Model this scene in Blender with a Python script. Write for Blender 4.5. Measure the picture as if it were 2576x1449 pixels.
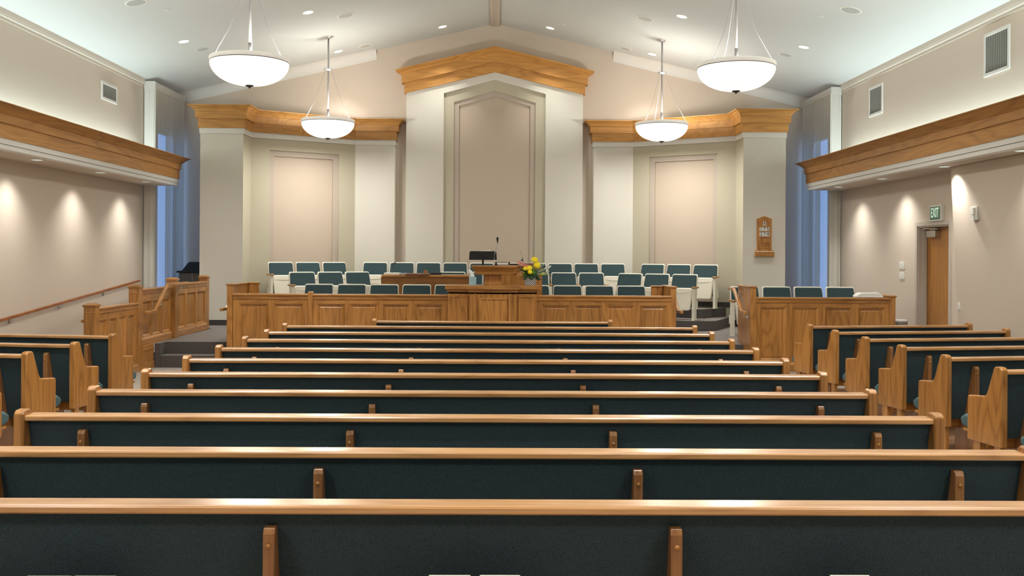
import bpy, bmesh, math, random
from mathutils import Vector, Matrix
random.seed(7)
for o in list(bpy.data.objects): bpy.data.objects.remove(o)
SC = bpy.context.scene
COL = SC.collection
R = math.radians

# ------------------------------------------------------------ camera
F_, CX, CY = 2400.0, 1281.0, 639.0
YAW, ROLL = 0.0125, 0.0063
CAM = Vector((0.07, 0.0, 1.70))
FW = Vector((math.sin(YAW), math.cos(YAW), 0)); RT = Vector((math.cos(YAW), -math.sin(YAW), 0)); UP = Vector((0, 0, 1))
ex = RT*math.cos(ROLL) + UP*math.sin(ROLL); eu = -RT*math.sin(ROLL) + UP*math.cos(ROLL)
cd = bpy.data.cameras.new('camera'); cam = bpy.data.objects.new('camera', cd); COL.objects.link(cam)
m4 = Matrix((ex, eu, -FW)).transposed().to_4x4(); m4.translation = CAM
cam.matrix_world = m4
cd.sensor_width = 36.0; cd.sensor_fit = 'HORIZONTAL'; cd.lens = F_/2576*36
cd.shift_x = (1288-CX)/2576; cd.shift_y = (CY-724.5)/2576
cd.clip_start = 0.05; cd.clip_end = 200
SC.camera = cam

# ------------------------------------------------------------ world, exposure
SC.view_settings.view_transform = 'Standard'; SC.view_settings.look = 'None'
SC.view_settings.exposure = 0.07; SC.view_settings.gamma = 1.0; SC.view_settings.use_curve_mapping = False
W = bpy.data.worlds.new('dusk'); SC.world = W; W.use_nodes = True
bg = W.node_tree.nodes['Background']; bg.inputs[0].default_value = (0.24, 0.48, 1.0, 1); bg.inputs[1].default_value = 2.0

K_PEND = 1.0      # light level of the pendants, downlights, cove
COOL = (0.78, 0.97, 1.0); WARM = (1.0, 0.965, 0.90); NEUT = (1.0, 0.985, 0.93)

def lamp(name, kind, loc, power, color, rot=(0,0,0), size=None, size_y=None, spot=None, blend=0.6, parent=None, shape=None, spread=None):
    l = bpy.data.lights.new(name, kind); l.energy = power; l.color = color
    if kind == 'AREA':
        l.shape = shape or ('RECTANGLE' if size_y else 'DISK'); l.size = size
        if size_y: l.size_y = size_y
        if spread: l.spread = spread
    if kind == 'SPOT':
        l.spot_size = spot; l.spot_blend = blend; l.shadow_soft_size = size or 0.05
    if kind == 'POINT': l.shadow_soft_size = size or 0.1
    o = bpy.data.objects.new(name, l); COL.objects.link(o)
    o.location = loc; o.rotation_euler = rot
    if parent: o.parent = parent
    return o

# room constants (x = 0 is the ridge line of the room, y grows towards the rostrum)
XW, YB, YF = 6.50, 19.52, -4.5
ZR, SLOPE = 6.41, 0.2338
def zc(x): return ZR - SLOPE*abs(x)
STG, T1, T2 = 0.354, 0.53, 0.70
ZSOF, XSOF = 2.92, 5.84
YEND = 17.70

# cove lights: long strips lying in the open trough of each light shelf, shining up
for s in (-1, 1):
    lamp('cove_light', 'AREA', (s*6.39, 7.9, 3.28), 225, COOL, (R(180), R(s*22), 0), size=0.10, size_y=19.0)

# ------------------------------------------------------------ pixel helpers (measure the photo)
def ray(u, v):
    a, b = u-CX, v-CY
    x = a*math.cos(ROLL) + b*math.sin(ROLL); y = -a*math.sin(ROLL) + b*math.cos(ROLL)
    return FW*F_ + RT*x - UP*y
def PY(u, v, Y): d = ray(u, v); return CAM + d*((Y-CAM.y)/d.y)
def PX(u, v, X): d = ray(u, v); return CAM + d*((X-CAM.x)/d.x)
def PZ(u, v, Z): d = ray(u, v); return CAM + d*((Z-CAM.z)/d.z)
def PC(u, v):
    d = ray(u, v); s = 1 if d.x > 0 else -1
    t = (ZR - SLOPE*s*CAM.x - CAM.z)/(d.z + SLOPE*s*d.x); return CAM + d*t
def XU(u, Y): return PY(u, CY, Y).x
def PP(u, v, A, n):
    d = ray(u, v); A = Vector(A); n = Vector(n); return CAM + d*((A-CAM).dot(n)/d.dot(n))

# ------------------------------------------------------------ materials
def newmat(name):
    m = bpy.data.materials.new(name); m.use_nodes = True
    nt = m.node_tree; return m, nt, nt.nodes['Principled BSDF']
def N(nt, t, **kw):
    n = nt.nodes.new(t)
    for k, v in kw.items(): setattr(n, k, v)
    return n
def plain(name, col, rough=0.6, metal=0.0, bump=0.0, scale=80, var=0.0, coat=0.0, spec=0.5, emit=None, es=0, sheen=0):
    m, nt, b = newmat(name)
    b.inputs['Base Color'].default_value = (*col, 1); b.inputs['Roughness'].default_value = rough
    b.inputs['Metallic'].default_value = metal; b.inputs['Coat Weight'].default_value = coat
    b.inputs['Specular IOR Level'].default_value = spec; b.inputs['Sheen Weight'].default_value = sheen
    if emit: b.inputs['Emission Color'].default_value = (*emit, 1); b.inputs['Emission Strength'].default_value = es
    if bump or var:
        tc = N(nt, 'ShaderNodeTexCoord'); no = N(nt, 'ShaderNodeTexNoise'); no.inputs['Scale'].default_value = scale; no.inputs['Detail'].default_value = 3
        nt.links.new(tc.outputs['Object'], no.inputs['Vector'])
        if bump:
            bu = N(nt, 'ShaderNodeBump'); bu.inputs['Strength'].default_value = bump; bu.inputs['Distance'].default_value = 0.004
            nt.links.new(no.outputs['Fac'], bu.inputs['Height']); nt.links.new(bu.outputs['Normal'], b.inputs['Normal'])
        if var:
            mr = N(nt, 'ShaderNodeMapRange'); mr.inputs[1].default_value = 0.3; mr.inputs[2].default_value = 0.7
            mr.inputs[3].default_value = 1-var; mr.inputs[4].default_value = 1+var
            nt.links.new(no.outputs['Fac'], mr.inputs[0])
            mx = N(nt, 'ShaderNodeVectorMath', operation='SCALE'); mx.inputs[0].default_value = col
            nt.links.new(mr.outputs[0], mx.inputs['Scale']); nt.links.new(mx.outputs[0], b.inputs['Base Color'])
    return m
def wood(name, axis, base, dark, rough=0.3, coat=0.3, freq=1.0):
    m, nt, b = newmat(name)
    tc = N(nt, 'ShaderNodeTexCoord'); oi = N(nt, 'ShaderNodeObjectInfo')
    add = N(nt, 'ShaderNodeVectorMath', operation='ADD'); sc = N(nt, 'ShaderNodeVectorMath', operation='SCALE'); sc.inputs[0].default_value = (7.3, 5.1, 9.7)
    nt.links.new(oi.outputs['Random'], sc.inputs['Scale']); nt.links.new(tc.outputs['Object'], add.inputs[0]); nt.links.new(sc.outputs[0], add.inputs[1])
    def mapped(al, ac):
        mp = N(nt, 'ShaderNodeMapping'); s = [ac, ac, ac]; s[axis] = al; mp.inputs['Scale'].default_value = s
        nt.links.new(add.outputs[0], mp.inputs['Vector']); return mp
    m1 = mapped(0.55*freq, 4.0*freq); n1 = N(nt, 'ShaderNodeTexNoise'); n1.inputs['Scale'].default_value = 1.0; n1.inputs['Detail'].default_value = 1.5
    nt.links.new(m1.outputs[0], n1.inputs['Vector'])
    mu = N(nt, 'ShaderNodeMath', operation='MULTIPLY'); mu.inputs[1].default_value = 22; nt.links.new(n1.outputs['Fac'], mu.inputs[0])
    pp = N(nt, 'ShaderNodeMath', operation='PINGPONG'); pp.inputs[1].default_value = 1.0; nt.links.new(mu.outputs[0], pp.inputs[0])
    pw = N(nt, 'ShaderNodeMath', operation='POWER'); pw.inputs[1].default_value = 2.5; nt.links.new(pp.outputs[0], pw.inputs[0])
    m2 = mapped(3.0, 110.0); n2 = N(nt, 'ShaderNodeTexNoise'); n2.inputs['Scale'].default_value = 1.0; n2.inputs['Detail'].default_value = 3
    nt.links.new(m2.outputs[0], n2.inputs['Vector'])
    m3 = mapped(0.25, 3.5); n3 = N(nt, 'ShaderNodeTexNoise'); n3.inputs['Scale'].default_value = 1.0
    nt.links.new(m3.outputs[0], n3.inputs['Vector'])
    a1 = N(nt, 'ShaderNodeMath', operation='MULTIPLY'); a1.inputs[1].default_value = 0.45; nt.links.new(pw.outputs[0], a1.inputs[0])
    a2 = N(nt, 'ShaderNodeMapRange'); a2.inputs[1].default_value = 0.42; a2.inputs[2].default_value = 0.75; a2.inputs[4].default_value = 0.45; nt.links.new(n2.outputs['Fac'], a2.inputs[0])
    a3 = N(nt, 'ShaderNodeMapRange'); a3.inputs[1].default_value = 0.3; a3.inputs[2].default_value = 0.75; a3.inputs[4].default_value = 0.35; nt.links.new(n3.outputs['Fac'], a3.inputs[0])
    s1 = N(nt, 'ShaderNodeMath', operation='ADD'); nt.links.new(a1.outputs[0], s1.inputs[0]); nt.links.new(a2.outputs[0], s1.inputs[1])
    s2 = N(nt, 'ShaderNodeMath', operation='ADD', use_clamp=True); nt.links.new(s1.outputs[0], s2.inputs[0]); nt.links.new(a3.outputs[0], s2.inputs[1])
    mx = N(nt, 'ShaderNodeMix', data_type='RGBA'); mx.inputs[6].default_value = (*base, 1); mx.inputs[7].default_value = (*dark, 1)
    nt.links.new(s2.outputs[0], mx.inputs[0])
    hs = N(nt, 'ShaderNodeHueSaturation'); mr = N(nt, 'ShaderNodeMapRange'); mr.inputs[3].default_value = 0.9; mr.inputs[4].default_value = 1.1
    nt.links.new(oi.outputs['Random'], mr.inputs[0]); nt.links.new(mr.outputs[0], hs.inputs['Value']); nt.links.new(mx.outputs[2], hs.inputs['Color'])
    nt.links.new(hs.outputs[0], b.inputs['Base Color'])
    b.inputs['Roughness'].default_value = rough; b.inputs['Coat Weight'].default_value = coat; b.inputs['Coat Roughness'].default_value = 0.22
    return m
OB, OD = (0.53, 0.247, 0.063), (0.235, 0.092, 0.020)
WX, WY, WZ = (wood('oak_grain_'+'xyz'[i], i, OB, OD) for i in range(3))
WDZ, WDY = wood('brown_oak_z', 2, (0.36, 0.165, 0.055), (0.18, 0.07, 0.02)), wood('brown_oak_y', 1, (0.45, 0.18, 0.065), (0.24, 0.08, 0.03))
CAPM = wood('oak_cap_polished_lit', 0, (0.62, 0.33, 0.125), (0.36, 0.16, 0.05), 0.3, 1.0)  # polished oak, base colour lightened to carry the ceiling's reflection
CB, CDK = (0.60, 0.30, 0.075), (0.34, 0.15, 0.035)
CWX, CWY = wood('golden_oak_x', 0, CB, CDK, 0.55, 0.0, 0.7), wood('golden_oak_y', 1, CB, CDK, 0.55, 0.0, 0.7)
ORG = wood('organ_walnut', 0, (0.33, 0.135, 0.022), (0.17, 0.06, 0.012), 0.35, 0.2)
DOORM = wood('door_veneer', 2, (0.44, 0.195, 0.038), (0.32, 0.13, 0.026), 0.35, 0.1, 0.5)
WALL = plain('wall_paint_beige', (0.625, 0.54, 0.45), 0.85, bump=0.15, scale=160)
WALLU = plain('wall_paint_cove_tint', (0.62, 0.585, 0.54), 0.85, bump=0.15, scale=160)  # same wall paint with the cool cove light tinted into its colour
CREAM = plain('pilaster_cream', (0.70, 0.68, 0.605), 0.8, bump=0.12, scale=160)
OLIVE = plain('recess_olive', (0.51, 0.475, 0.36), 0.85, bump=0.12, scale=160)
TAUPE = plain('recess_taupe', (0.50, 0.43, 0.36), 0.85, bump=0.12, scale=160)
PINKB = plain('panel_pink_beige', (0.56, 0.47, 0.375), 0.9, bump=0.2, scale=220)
CEIL = plain('ceiling_paint', (0.63, 0.65, 0.635), 0.9, bump=0.35, scale=120)
TRIM = plain('trim_white', (0.74, 0.73, 0.69), 0.55)
TRIMB = plain('trim_beige', (0.58, 0.52, 0.44), 0.6)
NAVE = plain('carpet_nave', (0.36, 0.32, 0.28), 0.95, bump=0.7, scale=260, var=0.18)
UNDER = plain('floor_under_pews', (0.30, 0.165, 0.085), 0.6, bump=0.1, scale=60, var=0.12)  # browner floor tone below the pew rows
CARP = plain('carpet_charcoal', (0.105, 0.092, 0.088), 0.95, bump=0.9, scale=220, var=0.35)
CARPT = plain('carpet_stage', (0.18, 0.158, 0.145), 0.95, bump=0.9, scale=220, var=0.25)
BASEB = plain('rubber_base', (0.05, 0.045, 0.045), 0.6)
FAB = plain('pew_fabric_teal_shaded', (0.050, 0.079, 0.092), 0.95, bump=1.0, scale=230, var=0.3, spec=0.1)  # cushion cloth darkened for the backs: their shade is in the colour
CUSH = plain('pew_cushion_teal', (0.085, 0.145, 0.155), 0.95, bump=0.5, scale=330, var=0.12, spec=0.1)
TEAL = plain('chair_teal', (0.040, 0.072, 0.080), 0.9, bump=0.5, scale=330, var=0.12, spec=0.2)
IVORY = plain('chair_ivory', (0.80, 0.76, 0.64), 0.5)
STEEL = plain('brushed_steel', (0.55, 0.54, 0.52), 0.3, 1.0)
BRONZ = plain('dark_metal', (0.10, 0.09, 0.10), 0.35, 0.8)
ROD = plain('satin_nickel', (0.50, 0.49, 0.50), 0.4, 0.7)
BLACK = plain('black_powder', (0.008, 0.008, 0.008), 0.5, var=0.1)
NAVY = plain('dark_cover', (0.010, 0.016, 0.024), 0.7)
GREY = plain('grey_case', (0.13, 0.125, 0.115), 0.6)
GREYL = plain('grey_pebbled', (0.30, 0.30, 0.28), 0.6, bump=0.5, scale=90, var=0.15)
WHITE = plain('white_plastic', (0.80, 0.79, 0.74), 0.4)
PAPER = plain('paper', (0.82, 0.80, 0.74), 0.8)
INK = plain('ink', (0.012, 0.012, 0.012), 0.6)
GRILL = plain('speaker_grille', (0.46, 0.47, 0.45), 0.7)
GREENC = plain('book_cover_green', (0.03, 0.07, 0.035), 0.5)
REDC = plain('folder_brown', (0.24, 0.115, 0.075), 0.5)
EXITG = plain('exit_green', (0.09, 0.20, 0.13), 0.4)
EXITL = plain('exit_letters', (0.7, 0.85, 0.7), 0.4, emit=(0.65, 0.9, 0.7), es=0.5)
YEL = plain('yellow_petals', (0.88, 0.68, 0.01), 0.7)
PINKF = plain('pink_petals', (0.75, 0.27, 0.22), 0.7)
LEAF = plain('leaf_green', (0.10, 0.26, 0.04), 0.5, var=0.3, scale=30)
LEAFD = plain('leaf_dark', (0.025, 0.075, 0.02), 0.45)
LEAFG = plain('leaf_grey', (0.27, 0.33, 0.22), 0.6)
LEAFY = plain('leaf_lime', (0.42, 0.50, 0.05), 0.5)
TISB = plain('tissue_box_blue', (0.30, 0.46, 0.50), 0.6, var=0.2, scale=90)
TOWEL = plain('white_linen', (0.86, 0.86, 0.84), 0.9, bump=0.4, scale=200)
DOWN = plain('downlight_lens', (0.9, 0.9, 0.9), 0.5, emit=(1, 0.97, 0.9), es=3.0)
DOWNC = plain('downlight_lens_cool', (0.8, 0.9, 0.9), 0.5, emit=(0.8, 1.0, 0.97), es=0.9)

def glassbowl():
    m, nt, b = newmat('opal_glass')
    b.inputs['Base Color'].default_value = (0.82, 0.80, 0.74, 1); b.inputs['Roughness'].default_value = 0.25
    b.inputs['Emission Color'].default_value = (1, 0.955, 0.87, 1); b.inputs['Emission Strength'].default_value = 0.92
    return m
OPAL = glassbowl()
OPALR = plain('opal_rim', (0.85, 0.83, 0.76), 0.3, emit=(1, 0.95, 0.87), es=0.28)
def curtain_mat(name, sheer):
    m, nt, b = newmat(name)
    out = nt.nodes['Material Output']
    d = N(nt, 'ShaderNodeBsdfDiffuse'); d.inputs[0].default_value = (0.76, 0.74, 0.68, 1)
    t = N(nt, 'ShaderNodeBsdfTranslucent'); t.inputs[0].default_value = (0.62, 0.64, 0.62, 1)
    tr = N(nt, 'ShaderNodeBsdfTransparent')
    a = N(nt, 'ShaderNodeMixShader'); a.inputs[0].default_value = 0.08
    c = N(nt, 'ShaderNodeMixShader'); c.inputs[0].default_value = sheer
    nt.links.new(d.outputs[0], a.inputs[1]); nt.links.new(t.outputs[0], a.inputs[2])
    nt.links.new(a.outputs[0], c.inputs[1]); nt.links.new(tr.outputs[0], c.inputs[2]); nt.links.new(c.outputs[0], out.inputs[0])
    nt.nodes.remove(b); return m
CURT, CURTD = curtain_mat('sheer_curtain', 0.28), curtain_mat('lined_curtain', 0.0)
def pane_mat():
    m, nt, b = newmat('window_glass'); out = nt.nodes['Material Output']
    tr = N(nt, 'ShaderNodeBsdfTransparent'); gl = N(nt, 'ShaderNodeBsdfGlossy'); gl.inputs['Roughness'].default_value = 0.05
    a = N(nt, 'ShaderNodeMixShader'); a.inputs[0].default_value = 0.06
    nt.links.new(tr.outputs[0], a.inputs[1]); nt.links.new(gl.outputs[0], a.inputs[2]); nt.links.new(a.outputs[0], out.inputs[0])
    nt.nodes.remove(b); return m
PANE = pane_mat()
def lattice_mat():
    m, nt, b = newmat('woven_basket')
    tc = N(nt, 'ShaderNodeTexCoord'); cs = []
    for sgn in (1, -1):
        mp = N(nt, 'ShaderNodeMapping'); mp.inputs['Rotation'].default_value = (0, R(45*sgn), 0)
        w = N(nt, 'ShaderNodeTexWave'); w.inputs['Scale'].default_value = 14; w.inputs['Distortion'].default_value = 0.6
        nt.links.new(tc.outputs['Object'], mp.inputs[0]); nt.links.new(mp.outputs[0], w.inputs[0]); cs.append(w)
    mxm = N(nt, 'ShaderNodeMath', operation='MAXIMUM'); nt.links.new(cs[0].outputs['Fac'], mxm.inputs[0]); nt.links.new(cs[1].outputs['Fac'], mxm.inputs[1])
    rp = N(nt, 'ShaderNodeValToRGB'); rp.color_ramp.elements[0].position = 0.45; rp.color_ramp.elements[0].color = (0.05, 0.05, 0.05, 1)
    rp.color_ramp.elements[1].position = 0.75; rp.color_ramp.elements[1].color = (0.55, 0.55, 0.53, 1)
    nt.links.new(mxm.outputs[0], rp.inputs[0]); nt.links.new(rp.outputs[0], b.inputs['Base Color']); return m
LATT = lattice_mat()
def grille_mat():
    m, nt, b = newmat('vent_louvres')
    tc = N(nt, 'ShaderNodeTexCoord'); w = N(nt, 'ShaderNodeTexWave', bands_direction='Y'); w.inputs['Scale'].default_value = 22
    nt.links.new(tc.outputs['Object'], w.inputs[0]); rp = N(nt, 'ShaderNodeValToRGB')
    rp.color_ramp.elements[0].color = (0.20, 0.20, 0.18, 1); rp.color_ramp.elements[1].color = (0.42, 0.41, 0.38, 1)
    nt.links.new(w.outputs['Fac'], rp.inputs[0]); nt.links.new(rp.outputs[0], b.inputs['Base Color']); b.inputs['Roughness'].default_value = 0.6; return m
LOUV = grille_mat()

# ------------------------------------------------------------ mesh builder
class MB:
    def __init__(s): s.v = []; s.f = []; s.mi = []; s.cur = 0
    def add(s, vs, fs):
        n = len(s.v); s.v += [tuple(p) for p in vs]
        for f in fs: s.f.append([i+n for i in f]); s.mi.append(s.cur)
        return s
    def box(s, x0, x1, y0, y1, z0, z1):
        v = [(x, y, z) for x in (x0, x1) for y in (y0, y1) for z in (z0, z1)]
        return s.add(v, [(0,1,3,2), (4,6,7,5), (0,4,5,1), (2,3,7,6), (0,2,6,4), (1,5,7,3)])
    def prism(s, pts, axis, a0, a1):       # polygon pts in the other two axes (in xyz order), extruded along axis
        def mk(p, a):
            q = list(p); q.insert(axis, a); return q
        n = len(pts); v = [mk(p, a0) for p in pts] + [mk(p, a1) for p in pts]
        return s.add(v, [list(range(n))[::-1], list(range(n, 2*n))] + [(i, (i+1) % n, n+(i+1) % n, n+i) for i in range(n)])
    def quad(s, *p): return s.add(p, [tuple(range(len(p)))])
    def tube(s, pts, r, n=10, r1=None):
        pts = [Vector(p) for p in pts]; k = len(pts); vs = []
        for i, p in enumerate(pts):
            d = (pts[min(i+1, k-1)] - pts[max(i-1, 0)]).normalized()
            a = d.orthogonal().normalized() if abs(d.z) > .99 else d.cross(UP).normalized(); b = d.cross(a)
            rr = r if r1 is None else r + (r1-r)*i/(k-1)
            for j in range(n):
                t = 2*math.pi*j/n; vs.append(p + a*rr*math.cos(t) + b*rr*math.sin(t))
        fs = [(i*n+j, i*n+(j+1) % n, (i+1)*n+(j+1) % n, (i+1)*n+j) for i in range(k-1) for j in range(n)]
        fs += [list(range(n))[::-1], list(range((k-1)*n, k*n))]
        return s.add(vs, fs)
    def bar(s, p0, p1, w, h):               # rectangular bar between two points
        p0, p1 = Vector(p0), Vector(p1); d = (p1-p0).normalized()
        a = d.cross(UP).normalized() if abs(d.z) < .99 else Vector((1, 0, 0)); b = a.cross(d)
        vs = [p + a*sx*w/2 + b*sz*h/2 for p in (p0, p1) for sx, sz in ((-1,-1), (1,-1), (1,1), (-1,1))]
        return s.add(vs, [(3,2,1,0), (4,5,6,7), (0,1,5,4), (1,2,6,5), (2,3,7,6), (3,0,4,7)])
    def lathe(s, prof, c=(0,0,0), n=32, cap=False):
        k = len(prof); vs = []
        for r, z in prof:
            for j in range(n):
                t = 2*math.pi*j/n; vs.append((c[0]+r*math.cos(t), c[1]+r*math.sin(t), c[2]+z))
        fs = [(i*n+j, i*n+(j+1) % n, (i+1)*n+(j+1) % n, (i+1)*n+j) for i in range(k-1) for j in range(n)]
        if cap: fs += [list(range(n))[::-1], list(range((k-1)*n, k*n))]
        return s.add(vs, fs)
    def sweep(s, path, prof, closed_prof=True, side=1):   # path in xy; profile (offset, z); offset to the right of travel for side=1
        P = [Vector((p[0], p[1])) for p in path]; k = len(P); dirs = [(P[i+1]-P[i]).normalized() for i in range(k-1)]; vs = []
        for i, p in enumerate(P):
            d0 = dirs[max(i-1, 0)]; d1 = dirs[min(i, k-2)]
            n0 = Vector((d0.y, -d0.x)); n1 = Vector((d1.y, -d1.x)); m = (n0+n1)
            m = m/ max(m.dot(n0), 1e-6) if m.length > 1e-6 else n0
            for o, z in prof: q = p + m*o*side; vs.append((q.x, q.y, z))
        n = len(prof); fs = []
        for i in range(k-1):
            for j in range(n if closed_prof else n-1): fs.append((i*n+j, i*n+(j+1) % n, (i+1)*n+(j+1) % n, (i+1)*n+j))
        fs += [list(range(n)), list(range((k-1)*n, k*n))[::-1]]
        return s.add(vs, fs)
    def build(s, name, mat, parent=None, bevel=0, smooth=False, loc=None, rotz=None, segs=2):
        me = bpy.data.meshes.new(name); me.from_pydata(s.v, [], s.f)
        mats = mat if isinstance(mat, (list, tuple)) else [mat]
        for m in mats: me.materials.append(m)
        if len(mats) > 1:
            for p, i in zip(me.polygons, s.mi): p.material_index = i
        bm = bmesh.new(); bm.from_mesh(me); bmesh.ops.recalc_face_normals(bm, faces=bm.faces); bm.to_mesh(me); bm.free()
        o = bpy.data.objects.new(name, me); COL.objects.link(o)
        if parent: o.parent = parent
        if loc: o.location = loc
        if rotz is not None: o.rotation_euler = (0, 0, rotz)
        if smooth:
            for p in me.polygons: p.use_smooth = True
        if bevel:
            b = o.modifiers.new('bevel', 'BEVEL'); b.width = bevel; b.segments = segs; b.limit_method = 'ANGLE'; b.angle_limit = R(35)
        return o
def tag(o, label, cat, group=None, kind=None):
    o['label'] = label; o['category'] = cat
    if group: o['group'] = group
    if kind: o['kind'] = kind
    return o
def empty(name, loc, label, cat, group=None, rotz=0):
    o = bpy.data.objects.new(name, None); COL.objects.link(o); o.location = loc; o.rotation_euler = (0, 0, rotz); o.empty_display_size = 0.1
    return tag(o, label, cat, group)
def struct(o, label=None):
    o['kind'] = 'structure'
    if label: o['label'] = label
    return o
def copy_tree(o, parent=None):
    c = o.copy(); COL.objects.link(c); c.parent = parent
    for ch in list(o.children): copy_tree(ch, c)
    return c
def rrect(w, z0, z1, r, wt=None, n=5):       # rounded outline in (x,z); wt = half width at top
    wt = wt or w; pts = []
    for cx, cz, a0 in ((w-r, z0+r, -90), (wt-r, z1-r, 0), (-(wt-r), z1-r, 90), (-(w-r), z0+r, 180)):
        for i in range(n+1):
            a = R(a0 + 90*i/n); pts.append((cx + r*math.cos(a), cz + r*math.sin(a)))
    return pts

# ------------------------------------------------------------ room shell
fl = MB(); fl.box(-XW-.2, XW+.2, YF, YB+.2, -.1, 0.0); struct(fl.build('floor', NAVE))
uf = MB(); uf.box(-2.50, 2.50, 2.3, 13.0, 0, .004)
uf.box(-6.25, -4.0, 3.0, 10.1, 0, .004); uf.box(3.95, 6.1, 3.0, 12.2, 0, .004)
struct(uf.build('floor_under_pews', UNDER), 'browner area of floor under the pews')

WZ0, WZ1, WY0, WY1 = 0.62, 4.05, 18.52, 19.46      # tall narrow window in each side wall beside the rostrum
for s, side in ((-1, 'left'), (1, 'right')):
    m = MB(); x0, x1 = sorted((s*XW, s*(XW+.25)))
    zt = zc(XW)+.12
    if s < 0:
        m.box(x0, x1, YF, WY0, 0, zt)
    else:
        DY0, DY1, DZ = 13.48, 14.50, 2.16
        m.box(x0, x1, YF, DY0, 0, zt); m.box(x0, x1, DY0, DY1, DZ, zt); m.box(x0, x1, DY1, WY0, 0, zt)
    x0, x1 = sorted((s*XW, s*(XW+.08)))
    m.box(x0, x1, WY0, WY1, 0, WZ0); m.box(x0, x1, WY0, WY1, WZ1, zt); m.box(x0, x1, WY1, YB+.2, 0, zt)
    wl = struct(m.build('wall_'+side, [WALL]))
    # window: frame and pane
    fr = MB(); a, b_ = s*(XW+.02), s*(XW+.06); xa, xb = min(a, b_), max(a, b_)
    for y0, y1, z0, z1 in ((WY0, WY0+.05, WZ0, WZ1), (WY1-.03, WY1, WZ0, WZ1), (WY0, WY1, WZ0, WZ0+.05), (WY0, WY1, WZ1-.05, WZ1)):
        fr.box(xa, xb, y0, y1, z0, z1)
    wf = struct(fr.build('window_1' if s < 0 else 'window_2', TRIM), 'tall window frame behind the sheer curtain')
    pn = MB(); pn.box(s*(XW+.04)-.003, s*(XW+.04)+.003, WY0+.04, WY1-.04, WZ0+.04, WZ1-.04); pn.build('pane', PANE, wf)
# back wall (gable) and front wall behind the camera
for nm, y0, y1 in (('wall_back', YB, YB+.2), ('wall_front', YF-.2, YF)):
    m = MB(); m.prism([(-XW-.2, 0), (XW+.2, 0), (XW+.2, zc(XW)+.1), (0, ZR+.15), (-XW-.2, zc(XW)+.1)], 1, y0, y1)
    struct(m.build(nm, WALL))
m = MB()
for s in (-1, 1):
    m.prism([(0, ZR), (s*(XW+.3), zc(XW+.3)), (s*(XW+.3), zc(XW+.3)+.2), (0, ZR+.2)], 1, YF-.2, YB+.2)
struct(m.build('ceiling', CEIL))
# ridge board with grooves
m = MB(); m.prism([(-.10, ZR-.045), (-.10, ZR-.035), (.10, ZR-.035), (.10, ZR-.045), (.075, ZR-.06), (.03, ZR-.06), (.02, ZR-.05), (-.02, ZR-.05), (-.03, ZR-.06), (-.075, ZR-.06)], 1, YF, YB)
m.box(-.10, .10, YF, YB, ZR-.04, ZR-.01)
struct(m.build('trim_1', TRIMB), 'flat grooved board along the ceiling ridge')
# side crowns (flat fascia bands) and back crown (cove) ending short of the centre
for s, nm in ((-1, 'trim_2'), (1, 'trim_3')):
    m = MB(); z = zc(XW)
    m.prism([(s*XW, z-.135), (s*(XW-.018), z-.135), (s*(XW-.018), z-.095), (s*(XW-.035), z-.085), (s*(XW-.045), z-.045), (s*(XW-.05), z+.012), (s*XW, z)], 1, YF, YEND)
    struct(m.build(nm, TRIMB), 'crown moulding along the side wall')
    m = MB(); n = 7; vs = []
    for x in (s*XW, s*2.42):
        zz = zc(x)
        for i in range(n):
            a = math.pi/2*i/(n-1); vs.append((x, YB-.17*(1-math.cos(a))-.0, zz-.19+.19*math.sin(a) + .17*0))
        vs.append((x, YB, zz))
    # concave cove: foot on the wall, head on the ceiling
    k = n+1; fs = [(i, i+1, k+i+1, k+i) for i in range(k-1)] + [(k-1, 0, k, 2*k-1), list(range(k)), list(range(k, 2*k))]
    m.add(vs, fs); struct(m.build('trim_4' if s < 0 else 'trim_5', TRIM), 'cove moulding where the back wall meets the ceiling')

# light shelves (soffits) along both side walls, with oak cornice and open cove trough
for s, nm in ((-1, 'soffit_left'), (1, 'soffit_right')):
    m = MB(); x0, x1 = sorted((s*XW, s*(XSOF+.10)))
    m.box(x0, x1, YF, YEND-.10, ZSOF+.005, ZSOF+.06)
    m.box(min(s*(XSOF+.10), s*(XSOF+.06)), max(s*(XSOF+.10), s*(XSOF+.06)), YF, YEND-.06, ZSOF+.005, 3.36)
    m.box(x0, x1, YEND-.10, YEND-.06, ZSOF+.005, 3.36)
    root = struct(m.build('trim_6' if s < 0 else 'trim_7', WALL), 'light shelf along the side wall')
    path = [(s*XSOF, YF), (s*XSOF, YEND), (s*XW, YEND)]
    sd = 1 if s < 0 else -1
    m = MB(); m.sweep(path, [(-.12, ZSOF), (0, ZSOF), (0, ZSOF+.052), (-.02, ZSOF+.052), (-.02, ZSOF+.058), (.012, ZSOF+.058), (.012, ZSOF+.125), (-.12, ZSOF+.125)], side=sd)
    m.build('fascia_band', TRIM, root)
    m = MB(); m.sweep(path, [(-.10, ZSOF+.125), (.025, ZSOF+.125), (.025, ZSOF+.30), (.05, ZSOF+.30), (.05, ZSOF+.405), (.06, ZSOF+.41), (.10, ZSOF+.45), (.16, ZSOF+.495), (.185, ZSOF+.50), (.185, ZSOF+.512), (-.02, ZSOF+.512), (-.02, ZSOF+.48), (-.10, ZSOF+.3)], side=sd)
    m.build('oak_cornice', [CWY], root)

# canted acoustic panel of the right wall, near the door
m = MB(); y1 = 13.14
m.add([(XW, YF, .45), (XW, YF, ZSOF), (6.265, YF, ZSOF), (XW, y1+.05, .45), (XW, y1-.05, ZSOF), (6.265, y1-.16, ZSOF)],
      [(0, 2, 1), (3, 4, 5), (0, 3, 5, 2), (1, 2, 5, 4), (0, 1, 4, 3)])
struct(m.build('wall_right_canted', WALL), 'canted wall panel beside the door')

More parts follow.
